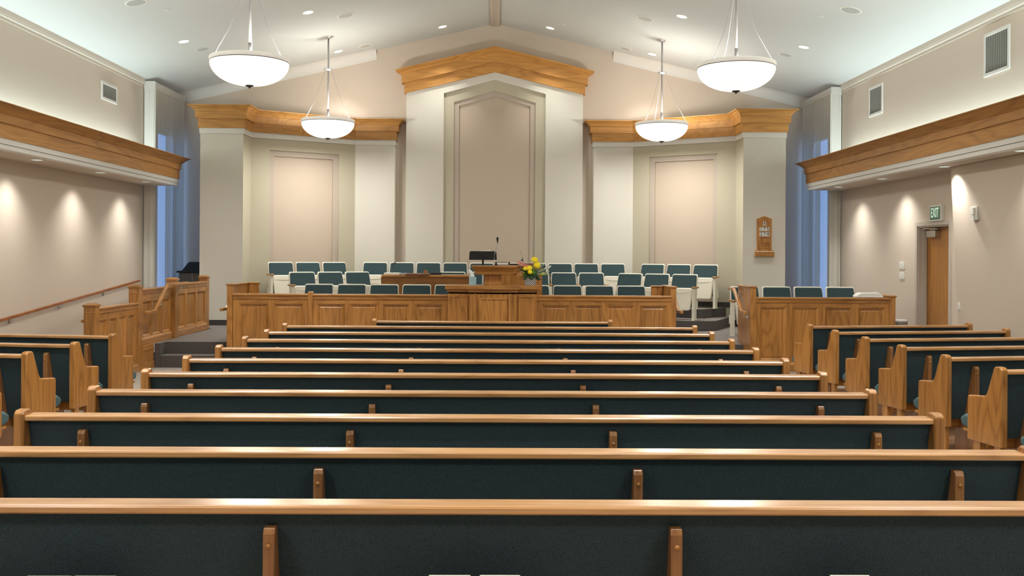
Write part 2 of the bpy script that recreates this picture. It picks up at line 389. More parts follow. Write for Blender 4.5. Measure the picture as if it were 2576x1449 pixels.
# ------------------------------------------------------------ stage platform, tiers, steps
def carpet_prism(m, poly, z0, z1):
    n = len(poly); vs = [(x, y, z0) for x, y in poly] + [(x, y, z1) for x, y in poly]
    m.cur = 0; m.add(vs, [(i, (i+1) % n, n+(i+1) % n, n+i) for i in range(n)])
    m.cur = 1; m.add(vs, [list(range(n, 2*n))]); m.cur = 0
STX0, STX1 = -3.90, 2.70          # outer faces of the main parapet
BX0, BX1 = 3.84, 5.90             # right hand box
m = MB()
carpet_prism(m, [(-4.96, 14.09), (-4.88, 14.09), (-4.88, 14.36), (STX0+.08, 14.36), (STX0+.08, 14.02), (STX1-.08, 14.02), (STX1-.08, 14.36),
                 (BX0+.08, 14.36), (BX0+.08, 14.02), (BX1-.04, 14.02), (BX1-.04, 15.3), (XW, 15.9), (XW, YB), (-XW, YB), (-XW, 16.9), (-4.96, 16.9)], 0, STG)
st = struct(m.build('floor_stage', [CARP, CARPT], bevel=.008), 'carpeted rostrum platform')
m = MB(); carpet_prism(m, [(-4.88, 14.09), (STX0-.0, 14.09), (STX0-.0, 14.36), (-4.88, 14.36)], 0, .175)
carpet_prism(m, [(STX1, 14.09), (BX0, 14.09), (BX0, 14.36), (STX1, 14.36)], 0, .175)
struct(m.build('floor_step', [CARP, CARPT], bevel=.008), 'lower carpeted steps up to the rostrum')
def sym(p): return p + [(-x, y) for x, y in reversed(p)]
m = MB(); carpet_prism(m, sym([(-2.0, 17.76), (-3.50, 16.92), (-3.76, 16.86), (-3.98, 16.98), (-4.45, 17.95), (-4.66, 18.30), (-4.66, 19.9)]), STG-.02, T1)
struct(m.build('floor_tier', [CARP, CARPT], bevel=.012), 'lower carpeted choir tier')
m = MB(); carpet_prism(m, sym([(-2.35, 18.52), (-3.72, 17.62), (-3.88, 17.60), (-4.50, 18.30), (-4.66, 18.50), (-4.66, 19.9)]), T1-.02, T2)
struct(m.build('floor_tier', [CARP, CARPT], bevel=.012), 'upper carpeted choir tier')
# ramp along the left wall
m = MB(); m.prism([(11.9, 0), (16.9, STG), (16.9, 0)], 0, -XW, -5.10); struct(m.build('floor_ramp', NAVE), 'carpeted ramp along the left wall')

# ------------------------------------------------------------ rostrum back walls: pilasters, recessed panels, cornices
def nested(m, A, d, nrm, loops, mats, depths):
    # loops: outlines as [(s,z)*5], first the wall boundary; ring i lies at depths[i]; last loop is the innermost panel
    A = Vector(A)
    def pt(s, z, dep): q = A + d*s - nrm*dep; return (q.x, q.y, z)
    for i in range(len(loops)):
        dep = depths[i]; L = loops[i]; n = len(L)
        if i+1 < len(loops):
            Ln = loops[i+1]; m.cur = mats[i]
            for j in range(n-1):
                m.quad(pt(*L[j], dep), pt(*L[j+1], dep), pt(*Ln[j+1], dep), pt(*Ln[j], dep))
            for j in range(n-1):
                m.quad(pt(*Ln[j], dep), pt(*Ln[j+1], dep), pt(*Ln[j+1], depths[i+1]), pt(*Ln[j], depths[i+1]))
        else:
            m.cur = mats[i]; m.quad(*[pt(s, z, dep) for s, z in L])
ZN = 3.985      # underside of the oak cornice on the side niches
for s in (-1, 1):
    O0, O1, O2, I0, I1 = (s*5.41, 17.63), (s*4.62, 17.63), (s*4.62, 18.17), (s*2.81, 19.30), (s*2.01, 19.30)
    m = MB()
    def wq(a, b, mi, z1=ZN): m.cur = mi; m.quad((a[0], a[1], .3), (b[0], b[1], .3), (b[0], b[1], z1), (a[0], a[1], z1))
    wq((O0[0], YB), O0, 0); wq(O0, O1, 0); wq(O1, O2, 1); wq(I0, I1, 0); wq(I1, (I1[0], YB), 0)
    A = Vector((O2[0], O2[1], 0)); B = Vector((I0[0], I0[1], 0)); L = (B-A).length; d = (B-A)/L; nr = Vector((d.y, -d.x, 0))
    if nr.y > 0: nr = -nr
    def sz(u, v): q = PP(u, v, A, nr); return ((q-A).dot(d), q.z)
    if s < 0: pix = [((679, 378), (853, 388)), ((692, 392), (840, 401))]
    else: pix = [((1805, 386), (1633, 395)), ((1792, 400.5), (1645, 407))]
    loops = [[(0, .3), (0, ZN), (L/2, ZN), (L, ZN), (L, .3)]]
    for p, q in pix:
        (s0, z0), (s1, z1) = sz(*p), sz(*q); zz = (z0+z1)/2
        loops.append([(s0, .3), (s0, zz), ((s0+s1)/2, zz), (s1, zz), (s1, .3)])
    nested(m, A, d, nr, loops, [1, 2, 3], [0, .045, .09])
    # cap so light does not leak through
    m.cur = 0; m.quad((O0[0], YB, ZN), (O0[0], O0[1], ZN), (O1[0], O1[1], ZN), (O2[0], O2[1], ZN), (I0[0], I0[1], ZN), (I1[0], I1[1], ZN), (I1[0], YB, ZN))
    struct(m.build('wall_back_left' if s < 0 else 'wall_back_right', [CREAM, OLIVE, TAUPE, PINKB]), 'recessed panel wall behind the choir seats')
    path = [(O0[0], YB), O0, O1, O2, I0, I1, (I1[0], YB)]
    sd = -1 if s < 0 else 1
    sd = -sd if s < 0 else -sd
    tr = MB(); tr.sweep(path, [(-.01, ZN-.10), (.014, ZN-.10), (.014, ZN), (-.01, ZN)], side=-sd*(1 if s < 0 else 1)*(-1))
    tb = struct(tr.build('trim_8' if s < 0 else 'trim_9', TRIM), 'oak cornice and white band over the niche wall')
    tr = MB(); tr.sweep(path, [(-.01, ZN), (.035, ZN), (.035, ZN+.17), (.075, ZN+.17), (.075, ZN+.295), (.085, ZN+.30), (.105, ZN+.34), (.155, ZN+.385), (.19, ZN+.395), (.19, ZN+.41), (-.01, ZN+.41)], side=sd)
    tr.build('oak_cornice', CWX, tb)
# central tall panel
Yc = 19.40; hw = 1.795
eave, apex = PY(1023, 234, Yc).z, PY(1246, 181.7, Yc).z
def cpix(l, sh, ap):
    a = XU(l, Yc); z1 = PY(l, sh, Yc).z; z2 = PY(1245, ap, Yc).z
    return [(a, .3), (a, z1), (0, z2), (-a, z1), (-a, .3)]
m = MB(); lp = [[(-hw, .3), (-hw, eave), (0, apex), (hw, eave), (hw, .3)], cpix(1114.3, 234.5, 201), cpix(1139.7, 256, 228), cpix(1152.5, 265, 241.6)]
nested(m, (0, Yc, 0), Vector((1, 0, 0)), Vector((0, -1, 0)), lp, [0, 1, 2, 3], [0, .045, .07, .095])
m.cur = 0
for s in (-1, 1): m.quad((s*hw, Yc, .3), (s*hw, YB, .3), (s*hw, YB, eave), (s*hw, Yc, eave)); m.quad((s*hw, Yc, eave), (s*hw, YB, eave), (0, YB, apex), (0, Yc, apex))
struct(m.build('wall_back_centre', [CREAM, OLIVE, TAUPE, PINKB]), 'tall gabled recessed panel behind the pulpit')
m = MB()
def gable(m, dz0, dz1, out, lat, out1=None, lat1=None):
    out1 = out if out1 is None else out1; lat1 = lat if lat1 is None else lat1
    sl = (apex-eave)/hw
    def line(dz, la): w = hw+la; return [(-w, apex-sl*w+dz), (0, apex+dz), (w, apex-sl*w+dz)]
    a, b = line(dz0, lat), line(dz1, lat1)
    vs = [(x, Yc-out, z) for x, z in a] + [(x, Yc-out1, z) for x, z in b] + [(x, YB, z) for x, z in a] + [(x, YB, z) for x, z in b]
    m.add(vs, [(0,1,4,3), (1,2,5,4), (0,3,9,6), (2,8,11,5), (3,4,10,9), (4,5,11,10), (0,6,7,1), (1,7,8,2)])
gable(m, 0, .20, .04, .04); gable(m, .20, .385, .09, .09); gable(m, .385, .43, .10, .10, .14, .14); gable(m, .43, .475, .14, .14, .20, .20); gable(m, .475, .49, .205, .205)
struct(m.build('trim_10', CWX), 'gabled oak cornice over the central panel')
# baseboards
m = MB()
for path, sd in (([(-5.41, 18.6), (-5.41, 17.63), (-4.62, 17.63), (-4.62, 18.17), (-2.81, 19.3), (-2.01, 19.3)], 1), ([(2.01, 19.3), (2.81, 19.3), (4.62, 18.17), (4.62, 17.63), (5.41, 17.63), (5.41, 18.6)], 1)):
    for z0, z1, rng in ((STG, STG+.10, 0), (T2, T2+.10, 1)):
        pp = path if rng == 0 else (path[2:] if path[0][0] < 0 else path[:4])
        m.sweep(pp, [(0, z0), (.012, z0), (.012, z1), (0, z1)], side=-sd if False else sd)
struct(m.build('baseboard_back', BASEB))
m = MB(); m.box(-XW, -XW+.012, YF, 11.9, 0, .1); struct(m.build('baseboard_left', BASEB))
m = MB(); m.box(XW-.012, XW, YF, 13.4, 0, .1); m.box(XW-.012, XW, 14.58, 15.3, 0, .1); struct(m.build('baseboard_right', BASEB))

# ------------------------------------------------------------ curtains
def curtain(s):
    root = empty('sheer_curtain', (s*6.32, 18.75, STG+.02), 'pale sheer floor-length curtain glowing blue at the tall window %s of the rostrum' % ('left' if s < 0 else 'right'), 'curtain', None)
    def strip(pts, z0, z1, amp, name, nw, ph=0, hem=False, flare=0.0):
        m = MB(); cols = []
        P = [Vector(p) for p in pts]; segs = []
        tot = sum((P[i+1]-P[i]).length for i in range(len(P)-1)); n = int(nw*8)
        zs = [z0, z0+.6, z0+1.6, z0+2.6, z1-.5, z1-.15, z1] if not hem else [z0, z1]
        for i in range(n+1):
            t = tot*i/n; a = 0; k = 0
            while k < len(P)-2 and t > (P[k+1]-P[k]).length: t -= (P[k+1]-P[k]).length; k += 1
            d = (P[k+1]-P[k]).normalized(); q = P[k]+d*t; nn = Vector((d.y, -d.x))
            col = []
            for j, z in enumerate(zs):
                w = amp*(0.5 + 0.5*math.sin(j*1.3+i*.05)) if not hem else amp
                wob = math.sin(2*math.pi*nw*i/n + ph + .5*math.sin(i*.11+j*.4))*w + .3*w*math.sin(5.1*i/8+j*.3)
                x = q + nn*wob; col.append((x.x, x.y, z))
            cols.append(col)
        k = len(zs); vs = [p for c in cols for p in c]
        fs = [(i*k+j, (i+1)*k+j, (i+1)*k+j+1, i*k+j+1) for i in range(n) for j in range(k-1)]
        m.add(vs, fs); o = m.build(name, CURTD if 'return' in name else CURT, root, smooth=True); o.location = -root.location; return o
    zt = zc(XW)-.04
    strip([(s*6.30, 17.745), (s*6.30, YB-.06)], STG+.03, zt-.12, .012, 'drape', 12)
    strip([(s*6.29, 17.745), (s*6.29, YB-.05)], zt-.13, zt, .015, 'heading', 22, hem=True)
    strip([(s*6.485, 17.76), (s*6.28, 17.76)], STG+.03, zt-.12, .010, 'side_return', 2)
    strip([(s*6.49, 17.75), (s*6.285, 17.75)], zt-.14, zt+.01, .002, 'return_heading', 1, hem=True)
    m = MB(); m.box(*sorted((s*6.33, s*6.37)), 17.79, YB-.05, zt-.06, zt-.01); o = m.build('curtain_rail', TRIM, root); o.location = -root.location
curtain(-1); curtain(1)

# ------------------------------------------------------------ panelled oak joinery (local frame: face to -y, x along, z up)
def panelled(root, x0, x1, z0, z1, panels, pz0, pz1, th=.07, d=.032, ins=.042, cap=True, base=.13, capover=.025, y=0.0, w=None, rails=True):
    m = MB(); m.box(x0, x1, y+d+.004, y+th, z0, z1); m.build('panel_board', WZ, root)
    xs = [x0] + [v for p in panels for v in p] + [x1]
    for i in range(0, len(xs), 2): m = MB(); m.box(xs[i], xs[i+1], y, y+d+.004, z0, z1); m.build('stile', WZ, root, bevel=.0015)
    m = MB(); m.box(x0+.001, x1-.001, y+.0012, y+d+.003, pz1, z1-.001); m.build('top_rail', WX, root)
    m = MB(); m.box(x0+.001, x1-.001, y+.0012, y+d+.003, z0+.001, pz0); m.build('bottom_rail', WX, root)
    for a, b in panels:
        m = MB(); i_ = min(ins, (b-a)*.3); e = y+.003; f = y+d
        o_ = [(a, e, pz0), (b, e, pz0), (b, e, pz1), (a, e, pz1)]; n_ = [(a+i_, f, pz0+i_), (b-i_, f, pz0+i_), (b-i_, f, pz1-i_), (a+i_, f, pz1-i_)]
        g_ = [(a+i_+.012, f-.008, pz0+i_+.012), (b-i_-.012, f-.008, pz0+i_+.012), (b-i_-.012, f-.008, pz1-i_-.012), (a+i_+.012, f-.008, pz1-i_-.012)]
        m.add(o_+n_+g_, [(0,1,5,4), (1,2,6,5), (2,3,7,6), (3,0,4,7), (4,5,9,8), (5,6,10,9), (6,7,11,10), (7,4,8,11), (8,9,10,11)])
        m.build('panel', WZ, root)
    if base:
        m = MB(); m.prism([(y-.018, z0), (y-.018, z0+base-.03), (y, z0+base), (y+.01, z0+base), (y+.01, z0)], 0, x0, x1); m.build('base_moulding', WX, root)
    if cap:
        m = MB(); o = capover
        m.prism([(y-o, z1), (y-o-.006, z1+.006), (y-o-.006, z1+.024), (y-o, z1+.03), (y+th+o, z1+.03), (y+th+o, z1), (y+.0, z1)], 0, x0, x1)
        m.prism([(y-.001, z1-.05), (y-.010, z1-.05), (y-.014, z1-.02), (y-.022, z1-.001), (y-.001, z1-.001)], 0, x0, x1)
        m.build('cap_rail', WX, root, bevel=.003)
def boards(root, name, p0, p1, z0, z1, th=.07, nb=4, cap=True, roundtop=.02, mat=None):
    # vertical boarded wing wall between two xy points
    p0, p1 = Vector((*p0, 0)), Vector((*p1, 0)); L = (p1-p0).length; d = (p1-p0)/L; n = Vector((-d.y, d.x, 0)); m = MB()
    for i in range(nb):
        a, b = p0+d*(L*i/nb+.001), p0+d*(L*(i+1)/nb-.001)
        vs = [tuple(q + n*t + UP*z) for q in (a, b) for t in (-th/2, th/2) for z in (z0, z1)]
        m.add(vs, [(0,1,3,2), (4,6,7,5), (0,4,5,1), (2,3,7,6), (0,2,6,4), (1,5,7,3)])
    m.build(name, WZ, root, bevel=.006)
    if cap:
        m = MB(); m.bar(tuple(p0-d*.01+UP*(z1+.012)), tuple(p1+d*.01+UP*(z1+.012)), th+.03, .026); m.build('wing_cap', WX, root, bevel=.009, segs=3)

YP = 13.95
def xs_at(us, Y=YP): return [XU(u, Y) for u in us]
# main parapet: left part (post + two panels), left run, right run ; all one continuous thing, the pulpit another
ZCAP = 1.07
root = empty('rostrum_parapet', (0, 0, 0), 'long panelled oak parapet left of the pulpit, with taller wing at its left end', 'parapet')
root.location = (0, YP, 0)
xl = XU(587, YP); xpost = XU(782, YP); xpu0 = XU(1127, YP); xpu1 = XU(1353, YP); xr = XU(1691, YP)
pl = lambda prs: [tuple(xs_at(p)) for p in prs]
panelled(root, xl, xpost-.03, 0, ZCAP, pl([(601, 676), (688, 764)]), .16, .955)
panelled(root, xpost+.03, XU(1128, 13.85)-.002, 0, ZCAP, pl([(797, 869), (880, 952), (963, 1030), (1044, 1116)]), .16, .955)
m = MB(); m.box(xpost-.036, xpost+.036, -.035, .07, 0, 1.135); m.build('post', WZ, root, bevel=.014, segs=3)
boards(root, 'wing_wall', (STX0+.075, 0.0), (STX0+.075, .93), 0, 1.215, th=.085, nb=4)
boards(root, 'wing_return', (STX0+.12, .90), (XU(653, YP+.9), .90), .3, 1.215, th=.06, nb=2)
rootR = empty('rostrum_parapet', (0, YP, 0), 'panelled oak parapet right of the pulpit, with taller wing at its right end', 'parapet')
panelled(rootR, XU(1352, 13.85)+.002, xr, 0, ZCAP, pl([(1364, 1433), (1446, 1515), (1528, 1596), (1611, 1678)]), .16, .955)
boards(rootR, 'wing_wall', (STX1-.045, 0.0), (STX1-.045, .68), 0, 1.215, th=.085, nb=4)
boards(rootR, 'wing_return', (XU(1638, YP+.66), .65), (STX1-.09, .65), .3, 1.205, th=.06, nb=2)

# right hand box
rb = empty('rostrum_box', (0, YP, 0), 'oak panelled box around the four separate seats at right, carrying folded linen', 'parapet')
bx0, bx1 = XU(1903, YP), XU(2241, YP)
panelled(rb, bx0, bx1, 0, ZCAP-.01, pl([(1913, 1979), (1993, 2061), (2077, 2145), (2160, 2228)]), .16, .945)
boards(rb, 'wing_wall', (bx0-.04, 0.0), (bx0-.04, .74), 0, 1.225, th=.085, nb=3)
boards(rb, 'end_wing', (bx1+.03, -.01), (bx1+.03, .85), 0, 1.10, th=.085, nb=3)

# pulpit
pu = empty('pulpit', (0, YP, 0), 'oak pulpit with stepped panelled front, wide ledge and raised reading desk', 'pulpit')
pa, pb, pc, pd = XU(1128, 13.85), XU(1182, 13.75), XU(1300, 13.75), XU(1352, 13.85)
ZL = 1.165
m = MB(); m.box(pa, pd, -.09, .35, 0, ZL); m.box(pb, pc, -.20, .35, 0, ZL); m.build('body', WZ, pu, bevel=.003)
def raised(root, a, b, z0, z1, yf, mat=WZ):
    m = MB(); i_ = .035
    m.add([(a, yf, z0), (b, yf, z0), (b, yf, z1), (a, yf, z1), (a+.012, yf-.014, z0+.012), (b-.012, yf-.014, z0+.012), (b-.012, yf-.014, z1-.012), (a+.012, yf-.014, z1-.012),
           (a+i_, yf-.002, z0+i_), (b-i_, yf-.002, z0+i_), (b-i_, yf-.002, z1-i_), (a+i_, yf-.002, z1-i_)],
          [(0,1,5,4), (1,2,6,5), (2,3,7,6), (3,0,4,7), (4,5,9,8), (5,6,10,9), (6,7,11,10), (7,4,8,11), (8,9,10,11)])
    return m.build('panel', mat, root)
raised(pu, pa+.025, pb-.02, .16, 1.09, -.091); raised(pu, pc+.02, pd-.02, .16, 1.09, -.091)
raised(pu, XU(1205, 13.75), XU(1278, 13.75), .16, 1.06, -.201)
for u in (1195.5, 1283.5):
    x = XU(u, 13.72); m = MB(); m.box(x-.021, x+.021, -.228, -.20, 0, 1.105)
    pts = [(x+.021*math.cos(R(a)), 1.105+.021*math.sin(R(a))) for a in range(0, 181, 20)]; m.prism(pts, 1, -.228, -.20)
    m.build('pilaster', WZ, pu, bevel=.006, segs=3)
m = MB()
for g, z0, z1 in ((.0, ZL-.05, ZL-.02), (.02, ZL-.02, ZL+.02), (.045, ZL+.02, ZL+.075)):
    m.box(pa-g, pd+g, -.09-g, .42, z0, z1); m.box(pb-g, pc+g, -.20-g, .42, z0+.0005, z1+.0005)
m.build('ledge', WX, pu, bevel=.005, segs=3)
zl = ZL+.076
cx0, cx1 = XU(1218, 14.1), XU(1262, 14.1)
m = MB(); m.box(cx0, cx1, .08, .38, zl, 1.40); m.build('desk_column', WZ, pu, bevel=.003)
dx0, dx1 = XU(1186, 13.95), XU(1300, 13.95)
m = MB(); cxm = (dx0+dx1)/2; hwd = (dx1-dx0)/2
def ring(w, d0, d1, z): return [(cxm-w, d0, z), (cxm+w, d0, z), (cxm+w, d1, z), (cxm-w, d1, z)]
rs = [ring(hwd-.055, -.0, .44, 1.395), ring(hwd-.045, -.01, .44, 1.445), ring(hwd-.04, -.015, .45, 1.447), ring(hwd-.012, -.045, .46, 1.495), ring(hwd-.012, -.045, .46, 1.500), ring(hwd, -.06, .46, 1.502), ring(hwd, -.06, .46, 1.528)]
vs = [p for r_ in rs for p in r_]; fs = [(3,2,1,0), tuple(range(24, 28))] + [(i*4+j, i*4+(j+1) % 4, i*4+4+(j+1) % 4, i*4+4+j) for i in range(6) for j in range(4)]
m.add(vs, fs); m.build('reading_desk', WX, pu, bevel=.003)

# microphone on the reading desk
mic = empty('microphone', (XU(1243, 14.25), 14.25, 1.53), 'thin black gooseneck microphone rising from the pulpit reading desk', 'microphone')
p0 = PY(1243, 665, 14.25); p1 = PY(1251.5, 602, 14.25); O = Vector(mic.location)
pts = [Vector((p0.x+.03, 14.25, 1.53)), Vector((p0.x-.002, 14.25, 1.60)), Vector((p0.x+.012, 14.25, 1.72)), Vector((p1.x-.012, 14.25, p1.z-.10)), Vector((p1.x, 14.25, p1.z))]
m = MB(); m.tube([q-O for q in pts], .005, 8); m.build('gooseneck', ROD, mic, smooth=True)
m = MB(); m.lathe([(.006, -.06), (.009, -.03), (.016, -.01), (.018, .01), (.014, .03), (.002, .036)], p1-O, 12); m.build('microphone_head', BLACK, mic, smooth=True)
m = MB(); m.lathe([(.03, 0), (.03, .01), (.012, .02), (.008, .05)], (pts[0]-O), 12, True); m.build('base', BLACK, mic)

# music stand
ms = empty('music_stand', (XU(1215, 15.2), 15.2, STG), 'black music stand with a wide tray standing behind the pulpit', 'music stand')
a, b = PY(1180, 653, 15.2), PY(1250, 632, 15.2); w = (b.x-a.x)/2; z0, z1 = a.z-STG, b.z-STG
m = MB(); pts = [(-w, z0), (w, z0)] + [(w-.006-.03+.03*math.cos(R(t)), z1-.03+.03*math.sin(R(t))) for t in range(0, 91, 15)] + [(-w+.006+.03+.03*math.cos(R(t)), z1-.03+.03*math.sin(R(t))) for t in range(90, 181, 15)]
m.prism(pts, 1, -.004, .004); m.box(-w, w, 0, .06, z0-.004, z0+.004); m.box(-.02, .02, -.02, -.003, z0+.03, z0+.1); m.build('tray', BLACK, ms)
m = MB(); m.tube([(0, -.01, .12), (0, -.01, z0-.08)], .011, 10); m.build('pole', ROD, ms, smooth=True)
m = MB(); m.tube([(0, -.01, z0-.09), (0, -.01, z0+.02)], .016, 10); m.build('clamp', BLACK, ms)
for t in (90, 210, 330):
    m = MB(); m.tube([(0, 0, .16), (.25*math.cos(R(t)), .25*math.sin(R(t)), .012)], .009, 8); m.build('leg', BLACK, ms)
pg = PY(1220, 630.5, 15.22); m = MB(); m.add([(-.09, .0, -.03), (.09, .0, -.03), (.09, .02, .008), (-.09, .02, -.006), (-.09, .006, -.03), (.09, .006, -.03), (.09, .026, .008), (-.09, .026, -.006)],
    [(0,1,2,3), (7,6,5,4), (0,4,5,1), (1,5,6,2), (2,6,7,3), (3,7,4,0)])
o = m.build('sheet_music', PAPER); o.location = (pg.x, 15.21, z1+STG+.01); tag(o, 'pale sheet of music resting on the black music stand tray', 'paper')

# oak cabinet behind the pulpit with books
cb = empty('cabinet', (0, 14.85, STG), 'light oak cabinet standing behind the pulpit, under the ring binder', 'cabinet')
ca, cbb = XU(1246, 14.85), XU(1364, 14.85); ct = PY(1300, 667, 14.85).z-STG
m = MB(); m.box(ca+.02, cbb, 0, .40, 0, ct-.03); m.build('body', WZ, cb, bevel=.003)
m = MB(); m.box(ca, cbb+.0, -.02, .42, ct-.03, ct); m.build('top', WX, cb, bevel=.005)
raised(cb, ca+.08, cbb-.05, .25, ct-.12, -.001)
def slab(name, label, cat, u0, u1, Y, z, h, dep, mat, group=None, rotz=0):
    a_, b_ = XU(u0, Y), XU(u1, Y); m = MB(); w_ = (b_-a_)/2
    m.box(-w_, w_, -dep/2, dep/2, 0, h); o = m.build(name, mat, bevel=min(.004, h*.25)); o.location = ((a_+b_)/2, Y+dep/2, z); o.rotation_euler = (0, 0, rotz)
    return tag(o, label, cat, group)
ctz = STG+ct
bk = empty('ring_binder', (XU(1265, 14.86), 14.86+.14, ctz), 'thick white-paged ring binder lying on the oak cabinet behind the pulpit', 'binder')
wv = (XU(1283, 14.86)-XU(1247, 14.86))/2
m = MB(); m.box(-wv, wv, -.13, .13, 0, .004); m.box(-wv, wv, -.13, .13, .042, .046); m.box(wv-.02, wv, -.13, .13, 0, .046); m.build('cover', NAVY, bk, bevel=.001)
m = MB(); m.box(-wv+.01, wv-.025, -.125, .125, .005, .036); m.build('page_block', PAPER, bk)
slab('book', 'dark thin book on the oak cabinet between binder and flowers', 'book', 1284, 1306, 14.86, ctz, .022, .2, NAVY)
slab('folder', 'reddish thin folder on the oak cabinet behind the flowers', 'folder', 1318, 1343, 14.9, ctz, .03, .2, REDC)

# organ console
og = empty('organ_console', (0, 16.7, STG), 'dark golden wood organ console between the choir rows, seen from behind', 'organ')
ga, gb = XU(959, 16.7), XU(1181, 16.7); gt = PY(1070, 692, 16.7).z-STG
m = MB(); m.box(ga+.02, gb-.02, .0, .62, 0, gt-.035); m.build('body', ORG, og, bevel=.003)
m = MB(); m.prism([(ga-.0, gt-.035), (ga+.012, gt), (gb-.012, gt), (gb+.012, gt-.035)], 1, -.03, .66); m.build('top', WX, og, bevel=.004)
m = MB(); m.box(ga-.004, ga+.02, .02, .6, 0, gt-.04); m.box(gb-.02, gb+.004, .02, .6, 0, gt-.04); m.build('side_panel', ORG, og, bevel=.003)
gz = STG+gt
slab('hymnal', 'open-edged white paper stack at the left end of the organ top', 'papers', 966, 1005, 16.70, gz, .035, .26, PAPER)
slab('hymnal', 'grey-blue thin book on the organ top beside the paper stack', 'book', 1006, 1022, 16.72, gz, .03, .2, plain('grey_cover', (.35,.38,.38)))
slab('folder', 'wide brown folder lying on the organ top under the small wooden block', 'folder', 1020, 1080, 16.62, gz+.001, .028, .3, REDC)
slab('music_folder', 'dark folder with pale edge on the organ top near its right end', 'folder', 1080, 1110, 16.95, gz, .04, .2, NAVY)
wb = PY(1071, 688, 16.62); m = MB(); m.prism([(-.035, 0), (.03, 0), (.03, .045), (-.02, .06), (-.035, .055)], 1, 0, .05)
o = m.build('wooden_block', WX, bevel=.003); o.location = (wb.x-.01, 16.72, gz+.03); tag(o, 'small pale wooden block on the brown folder on the organ', 'block')
lp_ = empty('organ_lamp', (XU(988, 16.78), 16.78, gz), 'thin dark bent lamp standing at the left of the organ top', 'lamp')
m = MB(); m.tube([(0, 0, 0), (-.01, 0, .06), (.0, 0, .13), (.03, -.02, .20)], .006, 8); m.build('stem', BRONZ, lp_)
m = MB(); m.tube([(-.0, -.02, .195), (.06, -.02, .212)], .013, 8); m.build('shade', BRONZ, lp_)
m = MB(); m.lathe([(.04, 0), (.04, .008), (.01, .012)], (0, 0, .0), 12, True); m.build('base', BRONZ, lp_)

# small flag on a stick behind the flowers
fs_ = empty('flag', (XU(1316, 14.95), 14.95, ctz), 'thin tilted stick with a tiny dark pennant behind the flowers', 'flag')
q0, q1 = PY(1317, 662, 14.95)-Vector(fs_.location), PY(1309, 631, 14.95)-Vector(fs_.location)
m = MB(); m.tube([(q0.x, 0, 0), (q0.x, 0, q0.z), (q1.x, 0, q1.z)], .0025, 6); m.build('stick', GREY, fs_)
g0, g1 = PY(1309, 655, 14.95)-Vector(fs_.location), PY(1315, 652, 14.95)-Vector(fs_.location)
m = MB(); m.prism([(g0.x, g0.z-.005), (g1.x+.012, g0.z-.02), (g1.x+.004, g1.z+.025)], 1, -.002, .002); m.build('pennant', GREY, fs_)

# tissue box
tb_ = empty('tissue_box', (XU(1189, 13.85), 13.92, zl), 'pale blue patterned tissue box on the left of the pulpit ledge', 'tissue box')
m = MB(); m.box(-.052, .052, -.052, .052, 0, .125); m.build('box', TISB, tb_, bevel=.004)
m = MB(); n = 10; rows = []
for k, (rr, z) in enumerate(((.018, .12), (.03, .15), (.022, .18), (.03, .205), (.006, .235))):
    rows += [(rr*(1+.5*math.sin(j*2.1+k))*math.cos(2*math.pi*j/n)-.012*k, rr*.5*math.sin(2*math.pi*j/n), z+.01*math.sin(j*1.7)) for j in range(n)]
m.add(rows, [(i*n+j, i*n+(j+1) % n, (i+1)*n+(j+1) % n, (i+1)*n+j) for i in range(4) for j in range(n)]); m.build('tissue', TOWEL, tb_, smooth=True)

# flower arrangement
FY = 13.95
fw = empty('flower_arrangement', (XU(1334, FY), FY, zl), 'yellow and pink flowers with leaves in a grey woven basket on the pulpit ledge', 'flowers')
FO = Vector(fw.location)
def fp(u, v, dy=0): q = PY(u, v, FY)-FO; q.y = dy; return q
m = MB(); m.lathe([(.075, 0), (.078, .01), (.098, .125), (.102, .13), (.092, .13), (.07, .02)], n=28, cap=False); m.quad(*[(.075*math.cos(a*.4488), .075*math.sin(a*.4488), .003) for a in range(14)]); m.build('basket', LATT, fw)
def leaf(u0, v0, u1, v1, w, mat, dy=0, name='leaf', bend=.03):
    a, b = fp(u0, v0, dy*.3), fp(u1, v1, dy); m = MB(); n = 7; d = b-a; sd = d.cross(Vector((0, 1, 0))).normalized(); vs = []
    for i in range(n):
        t = i/(n-1); c = a+d*t + Vector((0, -bend*math.sin(math.pi*t), .3*bend*math.sin(math.pi*t))); ww = w*math.sin(math.pi*min(.97, max(.06, t)))**.8
        vs += [tuple(c-sd*ww+Vector((0, .012, 0))), tuple(c), tuple(c+sd*ww+Vector((0, .012, 0)))]
    fs = []
    for i in range(n-1): fs += [(i*3, i*3+1, i*3+4, i*3+3), (i*3+1, i*3+2, i*3+5, i*3+4)]
    m.add(vs, fs); o = m.build(name, mat, fw, smooth=True); so = o.modifiers.new('s', 'SOLIDIFY'); so.thickness = .0015; return o
